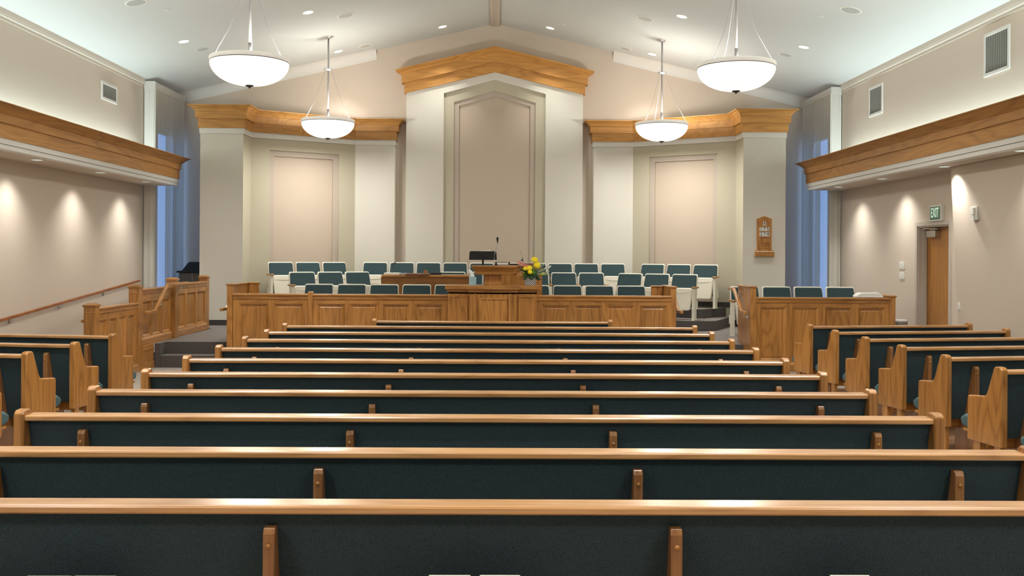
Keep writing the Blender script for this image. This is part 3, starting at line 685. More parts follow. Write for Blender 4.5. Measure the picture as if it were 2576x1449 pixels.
def mum(u, v, r, dy, mat=YEL, tilt=0):
    c = fp(u, v, dy); m = MB(); m.lathe([(.25*r, -.35*r), (.8*r, -.2*r), (r, .05*r), (.85*r, .3*r), (.5*r, .45*r), (.05*r, .5*r)], (0, 0, 0), 14)
    for k in range(3):
        rr = r*(1.0-.25*k)
        for j in range(13-2*k):
            t = 2*math.pi*(j+.5*k)/(13-2*k); ca_, sa = math.cos(t), math.sin(t); z = -.1*r+.25*r*k
            m.add([(ca_*rr*.3-sa*.1*r, sa*rr*.3+ca_*.1*r, z), (ca_*rr*.3+sa*.1*r, sa*rr*.3-ca_*.1*r, z), (ca_*rr*1.12+sa*.09*r, sa*rr*1.12-ca_*.09*r, z+.12*r), (ca_*rr*1.2, sa*rr*1.2, z+.18*r), (ca_*rr*1.12-sa*.09*r, sa*rr*1.12+ca_*.09*r, z+.12*r)], [(0,1,2,3,4)])
    o = m.build('flower_head', mat, fw, smooth=True); o.location = c; o.rotation_euler = (R(55), R(tilt), 0)
    s_ = MB(); s_.tube([(0, 0, .11), (c.x*.6, c.y*.6, c.z*.6), tuple(c)], .003, 6); s_.build('stem', LEAFD, fw)
rnd = random.Random(3)
for k in range(26):    # filling foliage
    t = rnd.uniform(-2.5, 2.5); a = 1334+rnd.uniform(-12, 12); L_ = rnd.uniform(18, 34)
    leaf(a, 694, a+L_*math.sin(t*.55)*1.05, 694-L_*(.35+.55*math.cos(t*.6)), rnd.uniform(.012, .024), rnd.choice([LEAF, LEAFD, LEAFD, LEAF]), rnd.uniform(-.09, .07))
for k in range(8): leaf(1334+k*2-8, 692, 1318+k*5, rnd.uniform(694, 706), .02, LEAFD, -.11)
for a in ((1341, 690, 1370, 663, .014), (1343, 692, 1373, 676, .018), (1345, 694, 1384, 684, .012), (1350, 694, 1362, 661, .012)): leaf(*a, LEAFG, -.05)
for a in ((1350, 694, 1376, 690, .016), (1325, 694, 1312, 682, .012), (1322, 696, 1300, 690, .010), (1330, 694, 1324, 672, .015)): leaf(*a, LEAFY, -.07)
leaf(1335, 697, 1345, 684, .028, LEAF, -.12); leaf(1348, 696, 1358, 688, .022, LEAFG, -.11); leaf(1345, 700, 1361, 703, .024, LEAFD, -.1)
for u, v, r, dy, t in ((1345, 654, .050, 0, 12), (1352, 667.5, .054, -.03, 0), (1331, 674.5, .042, -.09, -8), (1321.5, 675.5, .032, -.08, -10), (1332.5, 684, .033, -.12, 0)): mum(u, v, r, dy, YEL, t)
for u, v in ((1313, 664), (1306, 661), (1322, 668), (1311, 686), (1306, 692)):
    c = fp(u, v, -.04)
    m = MB()
    for j in range(6):
        t = j*math.pi/3; d_ = Vector((math.cos(t), -.3, math.sin(t)*.8)); s2 = Vector((-math.sin(t), 0, math.cos(t)))
        m.add([tuple(d_*.004), tuple(d_*.02+s2*.009), tuple(d_*.045), tuple(d_*.02-s2*.009)], [(0,1,2,3)])
    m.lathe([(.004, -.01), (.008, 0), (.002, .012)], (0, -.008, 0), 8)
    o = m.build('lily', PINKF, fw, smooth=True); o.location = c
    s_ = MB(); s_.tube([(0, 0, .11), (c.x*.7, c.y, c.z*.6), tuple(c)], .0025, 6); s_.build('stem', LEAFD, fw)
for u, v in ((1377, 669), (1381, 673), (1384, 670), (1371, 676)):
    c = fp(u, v, -.02); m = MB(); m.lathe([(.003, -.012), (.014, 0), (.012, .008), (.002, .012)], n=8); o = m.build('flower_bud', TOWEL, fw, smooth=True); o.location = c
    s_ = MB(); s_.tube([(.03, 0, .11), (c.x*.6, c.y, c.z*.7), tuple(c)], .0018, 5); s_.build('stem', LEAFG, fw)

# folded linen on the right box
ln = empty('folded_linen', (XU(2186, 13.99), 13.99, ZCAP+.021), 'two layers of folded white linen on top of the right oak box', 'linen')
m = MB(); m.box(-.20, .20, -.05, .11, 0, .035); m.build('lower_fold', TOWEL, ln, bevel=.014, segs=4)
m = MB(); m.add([(-.19, -.05, .035), (.19, -.05, .035), (.19, .11, .035), (-.19, .11, .035), (-.12, -.045, .075), (.11, -.045, .082), (.18, .10, .072), (-.14, .10, .072)], [(3,2,1,0), (4,5,6,7), (0,1,5,4), (1,2,6,5), (2,3,7,6), (3,0,4,7)])
m.build('upper_fold', TOWEL, ln, bevel=.012, segs=4)

# ------------------------------------------------------------ left ramp railing: posts and panelled runs
def post(root, x, y, z0, zt, w=.14):
    m = MB(); m.box(x-w/2, x+w/2, y-w/2, y+w/2, z0, zt-.05); m.build('post', WZ, root, bevel=.003)
    m = MB(); h = w/2
    for g, a, b in ((.004, zt-.052, zt-.04), (.014, zt-.04, zt-.022)): m.box(x-h-g, x+h+g, y-h-g, y+h+g, a, b)
    r0 = h+.014; r1 = h-.03
    m.add([(x+sx*r0, y+sy*r0, zt-.022) for sx, sy in ((-1,-1), (1,-1), (1,1), (-1,1))] + [(x+sx*r1, y+sy*r1, zt) for sx, sy in ((-1,-1), (1,-1), (1,1), (-1,1))], [(0,1,5,4), (1,2,6,5), (2,3,7,6), (3,0,4,7), (4,5,6,7)])
    m.build('post_cap', WX, root)
    m = MB(); i_ = .022; yf = y-w/2-.001
    m.add([(x-h+i_, yf, z0+.12), (x+h-i_, yf, z0+.12), (x+h-i_, yf, zt-.11), (x-h+i_, yf, zt-.11), (x-h+i_+.008, yf-.006, z0+.128), (x+h-i_-.008, yf-.006, z0+.128), (x+h-i_-.008, yf-.006, zt-.118), (x-h+i_+.008, yf-.006, zt-.118),
           (x-h+i_+.014, yf, z0+.134), (x+h-i_-.014, yf, z0+.134), (x+h-i_-.014, yf, zt-.124), (x-h+i_+.014, yf, zt-.124)], [(0,1,5,4), (1,2,6,5), (2,3,7,6), (3,0,4,7), (4,5,9,8), (5,6,10,9), (6,7,11,10), (7,4,8,11), (8,9,10,11)])
    m.build('post_panel', WZ, root)
rail = empty('ramp_railing', (-5.03, 12.07, 0), 'panelled oak railing with four capped posts between ramp and steps, left of the rostrum', 'railing')
LX = 0.0
posts = [(-.0, 0, 0, 1.05), (-.02, 1.51, 0, 1.235), (0.02, 2.93, STG-.1, 1.30), (-.03, 4.70, STG-.1, 1.295)]
for x, y, z0, zt in posts: post(rail, x, y, z0, zt)
def run(y0, y1, z0, z1, n, pz0, pz1, xo=0.035):
    e = bpy.data.objects.new('railing_section', None); COL.objects.link(e); e.parent = rail; e.location = (xo, y0, 0); e.rotation_euler = (0, 0, R(90)); e.empty_display_size = .1
    L = y1-y0; g = .07; w = (L-g*(n+1))/n; pn = [(g+(w+g)*i, g+(w+g)*i+w) for i in range(n)]
    panelled(e, 0, L, z0, z1, pn, pz0, pz1, th=.07, ins=.03, base=.12, capover=.02)
run(.07, 1.44, 0, .955, 4, .15, .82); run(1.58, 2.86, STG-.0, 1.14, 3, STG+.13, .98); run(3.0, 4.63, STG, 1.165, 3, STG+.13, 1.03)
m = MB(); m.box(-.04, .060, 1.585, 2.015, 0, .354); m.box(-.04, .072, 1.583, 2.015, .0, .10); m.box(-.04, .068, 1.584, 2.015, .275, .31); m.build('kerb_block', WZ, rail, bevel=.004)

def handrail(label, pts, brackets, mat=WY, w=.045, h=.042, ndir=(1, 0, 0), bl=.06):
    O = Vector(pts[0]); root = empty('handrail', O, label, 'handrail'); m = MB()
    for a, b in zip(pts, pts[1:]):
        a, b = Vector(a)-O, Vector(b)-O; dd = (b-a).normalized()*.012; m.bar(a-dd, b+dd, w, h)
    m.build('rail', mat, root, bevel=.007, segs=3)
    for p in brackets:
        q = Vector(p)-O; nd = Vector(ndir); w0 = q - nd*bl + Vector((0, 0, -.07)); mm = MB()
        mm.tube([w0, w0+nd*.035, q+Vector((0, 0, -.045)), q+Vector((0, 0, -.02))], .007, 8)
        c = w0; vs = []
        for k in (0, 1):
            for j in range(14):
                t = 2*math.pi*j/14; vs.append(c + nd*(.006*k) + Vector((0, math.cos(t)*.033, math.sin(t)*.033)) if abs(nd.x) > .5 else c)
        mm.add(vs, [list(range(14)), list(range(14, 28))] + [(j, (j+1) % 14, 14+(j+1) % 14, 14+j) for j in range(14)])
        mm.build('bracket', STEEL, root)
    return root
hx = -XW+.09
e0, e1 = PX(350, 706, hx), PX(0, 806, hx); sl = (e1-e0)
br = [e0 + sl*t + Vector((0, 0, -.0)) for t in (.30, .63, .93)]
handrail('long sloping wooden handrail fixed to the left wall above the ramp', [e0+Vector((0, .0, 0)), e1+sl*.25], br, mat=WDY)
for o in bpy.data.objects['handrail'].children: pass
xr_ = -4.86
a0, a1, a2 = PX(390, 783, xr_), PX(422, 716, xr_), PX(470, 713, xr_)
handrail('short bent wooden handrail on the ramp railing beside the left steps', [(xr_, a0.y-.36, a0.z), (xr_, a0.y, a0.z), (xr_, a1.y, a1.z), (xr_, a2.y, a1.z)], [(xr_, a0.y+.25, a0.z+.13), (xr_, a2.y-.1, a1.z)])
xr_ = STX0-.055
handrail('short bent wooden handrail on the outer left side of the main parapet', [(xr_, 13.99, .86), (xr_, 14.25, .86), (xr_, 14.68, 1.12), (xr_, 14.8, 1.12)], [(xr_, 14.55, 1.03)], ndir=(-1, 0, 0), bl=.095)
xr_ = STX1+.085
handrail('short bent wooden handrail on the outer right side of the main parapet', [(xr_, 13.99, .86), (xr_, 14.25, .86), (xr_, 14.62, 1.10), (xr_, 14.7, 1.10)], [(xr_, 14.5, 1.02)])
xr_ = bx0-.155
handrail('short bent wooden handrail on the left side of the right oak box', [(xr_, 13.97, .86), (xr_, 14.16, .86), (xr_, 14.66, 1.18), (xr_, 14.95, 1.18)], [(xr_, 14.05, .86), (xr_, 14.6, 1.14)], ndir=(-1, 0, 0))
xr_ = -5.26
handrail('stub of wooden handrail behind the first railing post, on the ramp side', [(xr_, 12.35, .80), (xr_, 12.9, .83), (xr_, 16.6, 1.16)], [(xr_, 12.5, .81)], ndir=(-1, 0, 0), bl=.14)

# ------------------------------------------------------------ pews
def make_pew(L, fins):
    root = bpy.data.objects.new('pew', None); COL.objects.link(root); root.empty_display_size = .1
    h = L/2
    m = MB(); m.prism([(-.104, .819), (-.107, .824), (-.107, .840), (-.103, .8455), (-.09, .847), (-.008, .847), (0, .842), (0, .818), (-.02, .812)], 0, -h+.054, h-.054); m.build('cap_rail', CAPM, root)
    m = MB(); m.prism([(-.072, .826), (.045, .31), (.085, .30), (.02, .60), (-.02, .826)], 0, -h+.055, h-.055); m.build('back_panel', FAB, root)
    m = MB(); m.prism([(-.015, .79), (-.02, .60), (.075, .43), (.11, .43), (.05, .60), (.03, .78), (.01, .80)], 0, -h+.06, h-.06); m.build('back_cushion', CUSH, root, bevel=.012, segs=3)
    m = MB(); m.prism([(.06, .355), (.06, .43), (.30, .452), (.40, .445), (.455, .41), (.44, .355), (.36, .335)], 0, -h+.06, h-.06); m.build('seat_cushion', CUSH, root, bevel=.022, segs=4)
    m = MB(); m.box(-h+.055, h-.055, .06, .40, .315, .335); m.box(-h+.055, h-.055, .10, .13, .22, .315); m.build('seat_board', WX, root)
    prof = [(-.118, .27), (-.118, .855), (-.098, .874), (-.048, .876), (-.030, .862), (.036, .69), (.052, .655), (.078, .635), (.262, .618), (.275, .606), (.275, .27)]
    for s in (-1, 1):
        m = MB(); a, b = sorted((s*h, s*(h-.055))); m.prism(prof, 0, a, b); e = m.build('end_panel', WZ, root, bevel=.010, segs=2)
        for y0, y1 in ((-.095, -.03), (.13, .215)):
            f = MB(); f.box(s*(h-.0275)-.018, s*(h-.0275)+.018, y0, y1, 0, .272); f.build('foot', WZ, e)
    for x in fins:
        m = MB(); m.prism([(-.112, .0), (-.108, .752), (-.098, .772), (-.064, .772), (.04, .31), (.16, .30), (.16, .0)], 0, x-.02, x+.02); e = m.build('back_support', WDZ, root, bevel=.004)
        f = MB(); n = 10
        vs = [(x+r*math.cos(2*math.pi*j/n), y, .712+r*math.sin(2*math.pi*j/n)) for r, y in ((.0085, -.111), (.0085, -.113), (.004, -.116)) for j in range(n)]
        f.add(vs, [list(range(2*n, 3*n))] + [(i*n+j, i*n+(j+1) % n, (i+1)*n+(j+1) % n, (i+1)*n+j) for i in range(2) for j in range(n)]); f.build('screw_plug', WX, e)
    return root
pewA = make_pew(4.85, (-2.08, -.688, .688, 2.08)); pewB = make_pew(3.03, (-1.2, 0, 1.2)); pewC = make_pew(2.2, (-.80, .80))
ordn = ['nearest', 'second', 'third', 'fourth', 'fifth', 'sixth', 'seventh', 'eighth', 'ninth', 'tenth']
extra = ['cut off at both sides', 'just wider than the picture', 'its ends just inside the picture', '', '', '', '', '', '', 'directly behind the short front pew']
for k in range(10):
    o = pewA if k == 0 else copy_tree(pewA)
    o.location = (-.005, 3.325+.88*k, 0)
    lab = 'long centre pew in oak and teal, %s row counting from the camera' % ordn[k]
    if extra[k]: lab = 'long oak and teal centre pew, %s from camera, %s' % (ordn[k], extra[k])
    tag(o, lab, 'pew', 'long centre pews')
pewB.location = (.015, 12.13, 0); tag(pewB, 'short front centre pew standing nearest the pulpit, with oak cap rail', 'pew')
ordr = ['farthest, nearest the oak box', 'second from the oak box', 'third from the oak box', 'fourth from the oak box', 'fifth from the oak box', 'nearest the camera with its end fully shown', 'cut off at the right picture edge']
for k in range(7):
    o = pewC if k == 0 else copy_tree(pewC)
    y = 11.56-.878*k; a = R(9.5)
    o.location = (3.82+1.1*math.cos(a), y+1.1*math.sin(a)+.02, 0); o.rotation_euler = (0, 0, a)
    tag(o, 'angled right side pew of oak and teal, %s' % ordr[k], 'pew', 'angled side pews on the right')
ordl = ['farthest, nearest the railing posts', 'second from the railing posts', 'third from the railing posts', 'mostly cut off by the picture edge']
for k in range(4):
    o = copy_tree(pewC); y = [9.70, 8.79, 7.93, 7.07][k]; a = R(-9.0)
    o.location = (-3.815+[.06, .08, .07, .055][k]-1.1*math.cos(a), y-1.1*math.sin(a)+.02, 0); o.rotation_euler = (0, 0, a)
    tag(o, 'angled left side pew of oak and teal, %s' % ordl[k], 'pew', 'angled side pews on the left')
# hymnals in the rack on the back of the nearest pew
for n_, (u0, u1, col, lb) in enumerate(((1081, 1190, PAPER, 'pale-topped hymnal left of the centre pair in the nearest pew rack'), (1210, 1316, PAPER, 'pale-topped hymnal right of the centre pair in the nearest pew rack'), (2098, 2202, PAPER, 'pale-topped hymnal in the nearest pew rack at the lower right'),
                                (62, 176, GREENC, 'green book leftmost in the nearest pew rack at the lower left'), (182, 290, GREENC, 'green book beside the leftmost one in the nearest pew rack'))):
    Yb = 3.12; xa, xb = XU(u0, Yb), XU(u1, Yb); zt = PY((u0+u1)/2, 1443.5 if u0 > 1000 else 1445.5, Yb).z
    e = empty('hymnal', ((xa+xb)/2, Yb, zt-.229), lb, 'book', 'hymnals in the rack of the nearest pew'); w_ = (xb-xa)/2
    m = MB(); m.box(-w_, w_, -.002, 0, 0, .215); m.box(-w_, w_, .03, .033, 0, .2155); m.box(-w_, -w_+.003, -.002, .033, 0, .215); m.build('cover', GREENC, e)
    m = MB(); m.box(-w_+.003, w_-.003, 0, .03, .003, .2147); m.build('page_block', PAPER, e)
e = empty('hymnal_rack', (0, 3.1, .40), 'oak book rack along the back of the nearest pew', 'rack')
m = MB()
for xa, xb in ((-1.75, -1.15), (-.45, .30), (1.00, 1.5)):
    m.box(xa, xb, .0, .13, .0, .012); m.box(xa, xb, -.008, .004, .0, .12); m.box(xa, xa+.012, 0, .13, 0, .12); m.box(xb-.012, xb, 0, .13, 0, .12)
m.build('tray', WX, e)

# ------------------------------------------------------------ choir chairs
def make_chair():
    root = bpy.data.objects.new('choir_chair', None); COL.objects.link(root); root.empty_display_size = .1
    def tilted(pts, y0, z0, slope, th):     # outline (x,z) laid on a reclined plane
        vs = [(x, y0+(z-z0)*slope, z) for x, z in pts] + [(x, y0+(z-z0)*slope+th, z) for x, z in pts]; n = len(pts)
        return vs, [list(range(n))[::-1], list(range(n, 2*n))] + [(i, (i+1) % n, n+(i+1) % n, n+i) for i in range(n)]
    m = MB(); m.add(*tilted(rrect(.258, .40, .822, .035, .240), .085, .40, .30, .035)); m.build('back_shell', IVORY, root, bevel=.006)
    m = MB(); m.add(*tilted(rrect(.244, .40, .806, .028, .226), .062, .40, .30, .028)); m.build('back_cushion', TEAL, root, bevel=.010, segs=3)
    # folded-up seat: ivory underside towards the hall
    pts = rrect(.182, .17, .575, .05, .202, 6)
    m = MB(); vs, fs = tilted(pts, -.045, .17, .12, .05); m.add(vs, fs)
    m.build('seat_shell', IVORY, root, bevel=.016, segs=3)
    m = MB(); m.add(*tilted(rrect(.178, .19, .565, .05, .195, 6), .01, .17, .12, .055)); m.build('seat_cushion', TEAL, root, bevel=.015, segs=3)
    m = MB(); m.tube([(x, -.052+(.50-.17)*.12 - .0, .508-.022*(1-(x/.15)**2)) for x in [-.15+.03*i for i in range(11)]], .0035, 6); m.build('finger_grip', TRIMB, root)
    m = MB(); m.box(-.24, .24, .03, .07, .22, .26); m.build('hinge_bar', BLACK, root)
    leg(root, .2675)
    return root
def leg(root, x):
    m = MB(); m.box(x-.024, x+.024, -.135, -.0, 0, .575); m.box(x-.028, x+.028, -.15, .02, 0, .012); m.box(x-.03, x+.03, .0, .05, .20, .34); l = m.build('leg', IVORY, root, bevel=.004)
    m = MB(); m.box(x-.034, x+.034, -.16, .10, .575, .602); m.build('arm_rest', WY, l, bevel=.008, segs=3)
    m = MB(); s = -1 if x > 0 else 1; m.lathe([(.004, -.02), (.016, -.015), (.018, 0), (.016, .015), (.004, .02)], (x+s*.036, -.04, .29), 10); m.build('pivot', IVORY, l)
chair0 = make_chair(); chairE = copy_tree(chair0); 
leg(chairE, -.2675)
used = {'a': False, 'b': False}
def chair(x, yb, z, rot, label, group, end=False):
    src, key = (chairE, 'b') if end else (chair0, 'a')
    o = copy_tree(src) if used[key] else src; used[key] = True
    a = R(rot); q = Matrix.Rotation(a, 3, 'Z') @ Vector((0, -.205, 0))
    o.location = (x+q.x, yb+q.y, z); o.rotation_euler = (0, 0, a); tag(o, label, 'chair', group)
# back row
g = 'back row choir chairs'
lab = ['farthest left', 'second', 'third', 'fourth', 'fifth behind the music stand', 'sixth', 'seventh', 'eighth', 'ninth', 'farthest right']
for i, u in enumerate((944.6, 1011.5, 1078.5, 1145.5, 1212.5, 1279, 1344, 1409.3, 1475, 1541.7)):
    chair(XU(u, 19.08), 19.08, T2, 0, 'teal chair in the straight middle part of the back choir row, %s' % (lab[i]+' from left') if i not in (0, 4, 9) else ('teal chair in the back choir row directly behind the music stand' if i == 4 else 'teal chair at the %s end of the straight middle back choir row' % ('left' if i == 0 else 'right')), g, i == 0)
c30, s30 = math.cos(R(30)), .5
for s in (-1, 1):
    side = 'left' if s < 0 else 'right'
    for i in range(3):
        x = (XU(840.7, 18.75) if s < 0 else XU(1643, 18.75)) + s*.535*c30*i; y = 18.75-.535*s30*i
        chair(x, y, T2, -30*s, 'teal chair, angled %s group of the back choir row, %s' % (side, ['innermost', 'middle one', 'outermost by the niche wall'][i]), g, (s < 0 and i == 2))
        x = (XU(899, 17.95) if s < 0 else XU(1586, 17.95)) + s*.535*c30*i; y = 17.95-.535*s30*i
        chair(x, y, T1, -30*s, 'teal chair, angled %s group of the middle choir row, %s' % (side, ['innermost', 'middle one', 'outermost with its white side leg'][i]), 'middle row choir chairs', (s < 0 and i == 2))
for i, u in enumerate((1140, 1208.5, 1279, 1349, 1418.5, 1488)):
    chair(XU(u, 18.35), 18.35, T1, 0, 'teal chair, straight part of the middle choir row, %s' % ['mostly hidden behind the organ', 'half hidden behind the tissue box', 'hidden behind the oak cabinet', 'partly behind the flowers', 'second from its right end', 'at its right end'][i], 'middle row choir chairs', i == 0)
for i, u in enumerate((803.5, 886, 967.5, 1049, 1130)):
    chair(XU(u, 16.15), 16.15, STG, 0, 'teal chair in the front choir row left of the pulpit, %s' % ['leftmost', 'second from left', 'middle of five', 'second from the pulpit', 'partly behind the ledge'][i], 'front row choir chairs', i == 0)
for i, u in enumerate((1347, 1428, 1508, 1588)):
    chair(XU(u, 16.15), 16.15, STG, 0, 'teal chair in the front choir row right of the pulpit, %s' % ['beside the flower basket', 'second from the flowers', 'third from the flowers', 'at the right end'][i], 'front row choir chairs', i == 0)
for i, u in enumerate((1873, 1953.5, 2033, 2113.5)):
    chair(XU(u, 16.15), 16.15, STG, 0, 'teal chair inside the right oak box, %s' % ['leftmost with visible side leg', 'second from left', 'third from left', 'next to the folded linen'][i], 'chairs in the right box', i == 0)

# covered console in the alcove on the left
cc = empty('keyboard_console', (-5.55, 18.6, STG), 'dark-lidded grey console standing in the shaded alcove left of the white pilaster', 'console')
zl0 = PY(470, 686, 18.6).z-STG; zl1 = PY(470, 659, 18.6).z-STG; xa = XU(445, 18.6)+5.55; xb = .12; xa2 = XU(452, 18.6)+5.55
m = MB(); m.box(xa+.04, xb, 0, .5, 0, zl0); m.build('case', GREY, cc, bevel=.01)
m = MB(); m.box(xa, xb, -.03, .5, zl0, zl0+.035); m.build('lid_edge', NAVY, cc, bevel=.008)
m = MB(); m.add([(xa2, .1, zl0+.03), (xb, .1, zl0+.03), (xb, .22, zl1), (xa2+.10, .22, zl1), (xa2, .14, zl0+.03), (xb, .14, zl0+.03), (xb, .26, zl1), (xa2+.10, .26, zl1)], [(0,1,2,3), (7,6,5,4), (0,4,5,1), (1,5,6,2), (2,6,7,3), (3,7,4,0)])
m.build('raised_lid', NAVY, cc, bevel=.02, segs=3)
m = MB(); m.box(XU(484, 18.6)+5.55-.004, XU(484, 18.6)+5.55+.004, -.012, .0, 0, zl0-.01); m.build('seam_strip', plain('grey_strip', (.4,.4,.42), .5), cc)

# waste bin behind the right box, near the door
wb_ = empty('waste_bin', (6.13, 14.3, 0), 'grey round-topped waste bin by the wall between the right oak box and the door', 'bin')
zb = PY(2272, 804, 14.3).z
m = MB(); m.lathe([(.10, 0), (.118, zb-.05), (.118, zb-.03)], n=24, cap=True); m.build('bin_body', GREYL, wb_)
m = MB(); m.lathe([(.125, zb-.035), (.125, zb-.012), (.10, zb), (.06, zb-.01)], n=24, cap=True); m.build('rim', plain('pale_rim', (.6,.6,.56), .5), wb_)

# ------------------------------------------------------------ door, sign, wall fittings (right wall)
d = MB(); t = .02
for y0, y1, z0, z1 in ((DY0-.06, DY0, 0, DZ+.06), (DY1, DY1+.06, 0, DZ+.06), (DY0, DY1, DZ, DZ+.06)): d.box(XW-t, XW+.0, y0, y1, z0, z1)
for y0, y1, z0, z1 in ((DY0-.0, DY0+.02, 0, DZ), (DY1-.02, DY1, 0, DZ), (DY0, DY1, DZ-.02, DZ)): d.box(XW-.0, XW+.2, y0, y1, z0, z1)
d.box(XW+.06, XW+.12, DY1-.035, DY1-.02, 0, DZ-.02)
dr = struct(d.build('door_1', plain('door_frame_paint', (0.52, 0.465, 0.40), .6), bevel=.002), 'wooden door with painted frame and door closer')
m = MB(); m.box(XW+.13, XW+.17, DY0+.022, DY1-.022, .01, DZ-.022); m.build('door_leaf', DOORM, dr)
m = MB(); m.box(XW+.05, XW+.13, 14.05, 14.33, DZ-.17, DZ-.07); cl = m.build('door_closer', STEEL, dr, bevel=.004)
m = MB(); m.bar((XW+.09, 14.25, DZ-.055), (XW+.05, 13.95, DZ-.05), .02, .012); m.bar((XW+.05, 13.95, DZ-.05), (XW+.03, 14.4, DZ-.035), .02, .012); m.tube([(XW+.09, 14.25, DZ-.07), (XW+.09, 14.25, DZ-.045)], .015, 8); m.build('closer_arm', STEEL, dr)
m = MB(); m.box(XW+.17-.045, XW+.13, DY0+.08, DY0+.12, .95, 1.1); m.build('door_handle', STEEL, dr)

def text_mesh(s, size):
    c = bpy.data.curves.new('t', 'FONT'); c.body = s; c.size = size; c.align_x = 'CENTER'; c.align_y = 'CENTER'; c.extrude = .0015
    o = bpy.data.objects.new('t', c); COL.objects.link(o); bpy.context.view_layer.update()
    me = bpy.data.meshes.new_from_object(o.evaluated_get(bpy.context.evaluated_depsgraph_get())); bpy.data.objects.remove(o); return me
def put_text(s, size, mat, parent, loc, rot, name='lettering', sx=1.0, sy=1.0):
    me = text_mesh(s, size); me.materials.clear(); me.materials.append(mat)
    o = bpy.data.objects.new(name, me); COL.objects.link(o); o.parent = parent; o.location = loc; o.rotation_euler = rot; o.scale = (sx, sy, 1); return o
c0, c1 = PX(2338, 519, XW-.05), PX(2367, 554, XW-.05); ey, ez = (c0.y+c1.y)/2, (c0.z+c1.z)/2
hy, hz = abs(c0.y-c1.y)/2, abs(c0.z-c1.z)/2+.005
ex_ = empty('exit_sign', (XW-.05, ey, ez), 'green EXIT sign with pale letters above the wooden door', 'sign')
m = MB(); m.box(0, .05, -hy, hy, -hz, hz); m.build('housing', WHITE, ex_, bevel=.004)
m = MB(); m.box(-.004, 0, -hy+.025, hy-.025, -hz+.02, hz-.02); m.build('sign_face', EXITG, ex_)
put_text('EXIT', .21, EXITL, ex_, (-.006, 0, 0), (R(90), 0, R(-90)), sx=.58, sy=.95)
def plate(name, label, cat, u0, v0, u1, v1, X, parts=(), mat=WHITE, th=.012):
    a, b = PX(u0, v0, X), PX(u1, v1, X); cy, cz = (a.y+b.y)/2, (a.z+b.z)/2; wy, wz = abs(a.y-b.y)/2, abs(a.z-b.z)/2
    s = 1 if X > 0 else -1
    e = empty(name, (X, cy, cz), label, cat); m = MB(); m.box(*sorted((0, s*-th)), -wy, wy, -wz, wz); m.build('plate', mat, e, bevel=.003)
    for nm, y0, y1, z0, z1, d_, mt in parts:
        m = MB(); m.box(*sorted((-s*th, -s*(th+d_))), y0*wy, y1*wy, z0*wz, z1*wz); m.build(nm, mt, e, bevel=.002)
    return e
rock = [('rocker', -.75, -.1, -.6, .6, .004, TRIM), ('rocker', .1, .75, -.6, .6, .004, TRIM)]
plate('light_switch', 'upper white double light switch on the right wall left of the door', 'switch', 2264, 659, 2276, 678, XW, rock)
plate('light_switch', 'lower white double light switch on the right wall left of the door', 'switch', 2264, 684, 2276, 703, XW, rock)
plate('wall_control', 'small white wall control low on the wall right of the door', 'switch', 2412.5, 757, 2418.5, 780, 6.46, [('slider', -.5, .5, -.7, .1, .01, TRIM)], th=.02)
al = plate('fire_alarm', 'white wall alarm sounder on the canted wall right of the door', 'alarm', 2449, 520, 2464, 553, 6.33, [('strobe', -.6, .6, -.2, .8, .03, WHITE), ('sounder', -.5, .5, -1.1, -.4, .02, TRIM)], th=.035)

def vent(label, u0, v0, u1, v1, s):
    X = s*XW; a, b = PX(u0, v0, X), PX(u1, v1, X); cy, cz = (a.y+b.y)/2, (a.z+b.z)/2; wy, wz = abs(a.y-b.y)/2, abs(a.z-b.z)/2
    e = empty('air_vent', (X, cy, cz), label, 'vent'); t = .045; m = MB()
    for y0, y1, z0, z1 in ((-wy, -wy+t, -wz, wz), (wy-t, wy, -wz, wz), (-wy+t, wy-t, -wz, -wz+t), (-wy+t, wy-t, wz-t, wz)): m.box(*sorted((0, -s*.02)), y0, y1, z0, z1)
    m.build('frame', TRIM, e, bevel=.004)
    m = MB(); n = int(wy*2/.022)
    for i in range(n):
        y = -wy+t+(2*wy-2*t)*(i+.5)/n; m.box(*sorted((-s*.002, -s*.014)), y-.004, y+.004, -wz+t, wz-t)
    m.build('louvre', LOUV, e)
    m = MB(); m.box(*sorted((0, -s*.004)), -wy+t, wy-t, -wz+t, wz-t); m.build('backing', plain('vent_dark', (.16,.16,.15), .8), e)
vent('square louvred air vent high on the left wall above the light shelf', 254, 202, 293, 263, -1)
vent('smaller louvred air vent high on the right wall, nearer the curtain', 2188, 222, 2222, 283, 1)
vent('larger louvred air vent high on the right wall, nearer the camera', 2478, 88, 2542, 172, 1)

# hymn board on the right pilaster
hb_y = 17.63
c = PY(1921.5, 645, hb_y); hb = empty('hymn_board', (c.x, hb_y, c.z), 'wooden hymn number board showing 6, 175 and 274 on the right white pilaster', 'hymn board')
H = PY(1921.5, 544, hb_y).z-c.z; w = (XU(1940.5, hb_y)-XU(1903.5, hb_y))/2; tw = (XU(1946.5, hb_y)-XU(1898, hb_y))/2; k = H/ (645-544)
hh = H-.06*H
pts = [(-tw, .08), (-w, .14), (-w, H-.045), (-w*.8, H-.042), (-w*.4, H-.015), (0, H), (w*.4, H-.015), (w*.8, H-.042), (w, H-.045), (w, .14), (tw, .08)]
m = MB(); m.prism([(x, z) for x, z in pts], 1, -.03, 0); m.build('board', WZ, hb, bevel=.003)
m = MB(); m.box(-tw, tw, -.07, 0, 0, .085); m.build('tray', WX, hb, bevel=.003)
for i in range(4): m = MB(); x = -tw+.015+(2*tw-.03)*(i+.5)/4; m.box(x-.032, x+.032, -.06, -.03, .08, .097); m.build('number_tile', PAPER, hb)
def bz(v): return PY(1921.5, v, hb_y).z-c.z
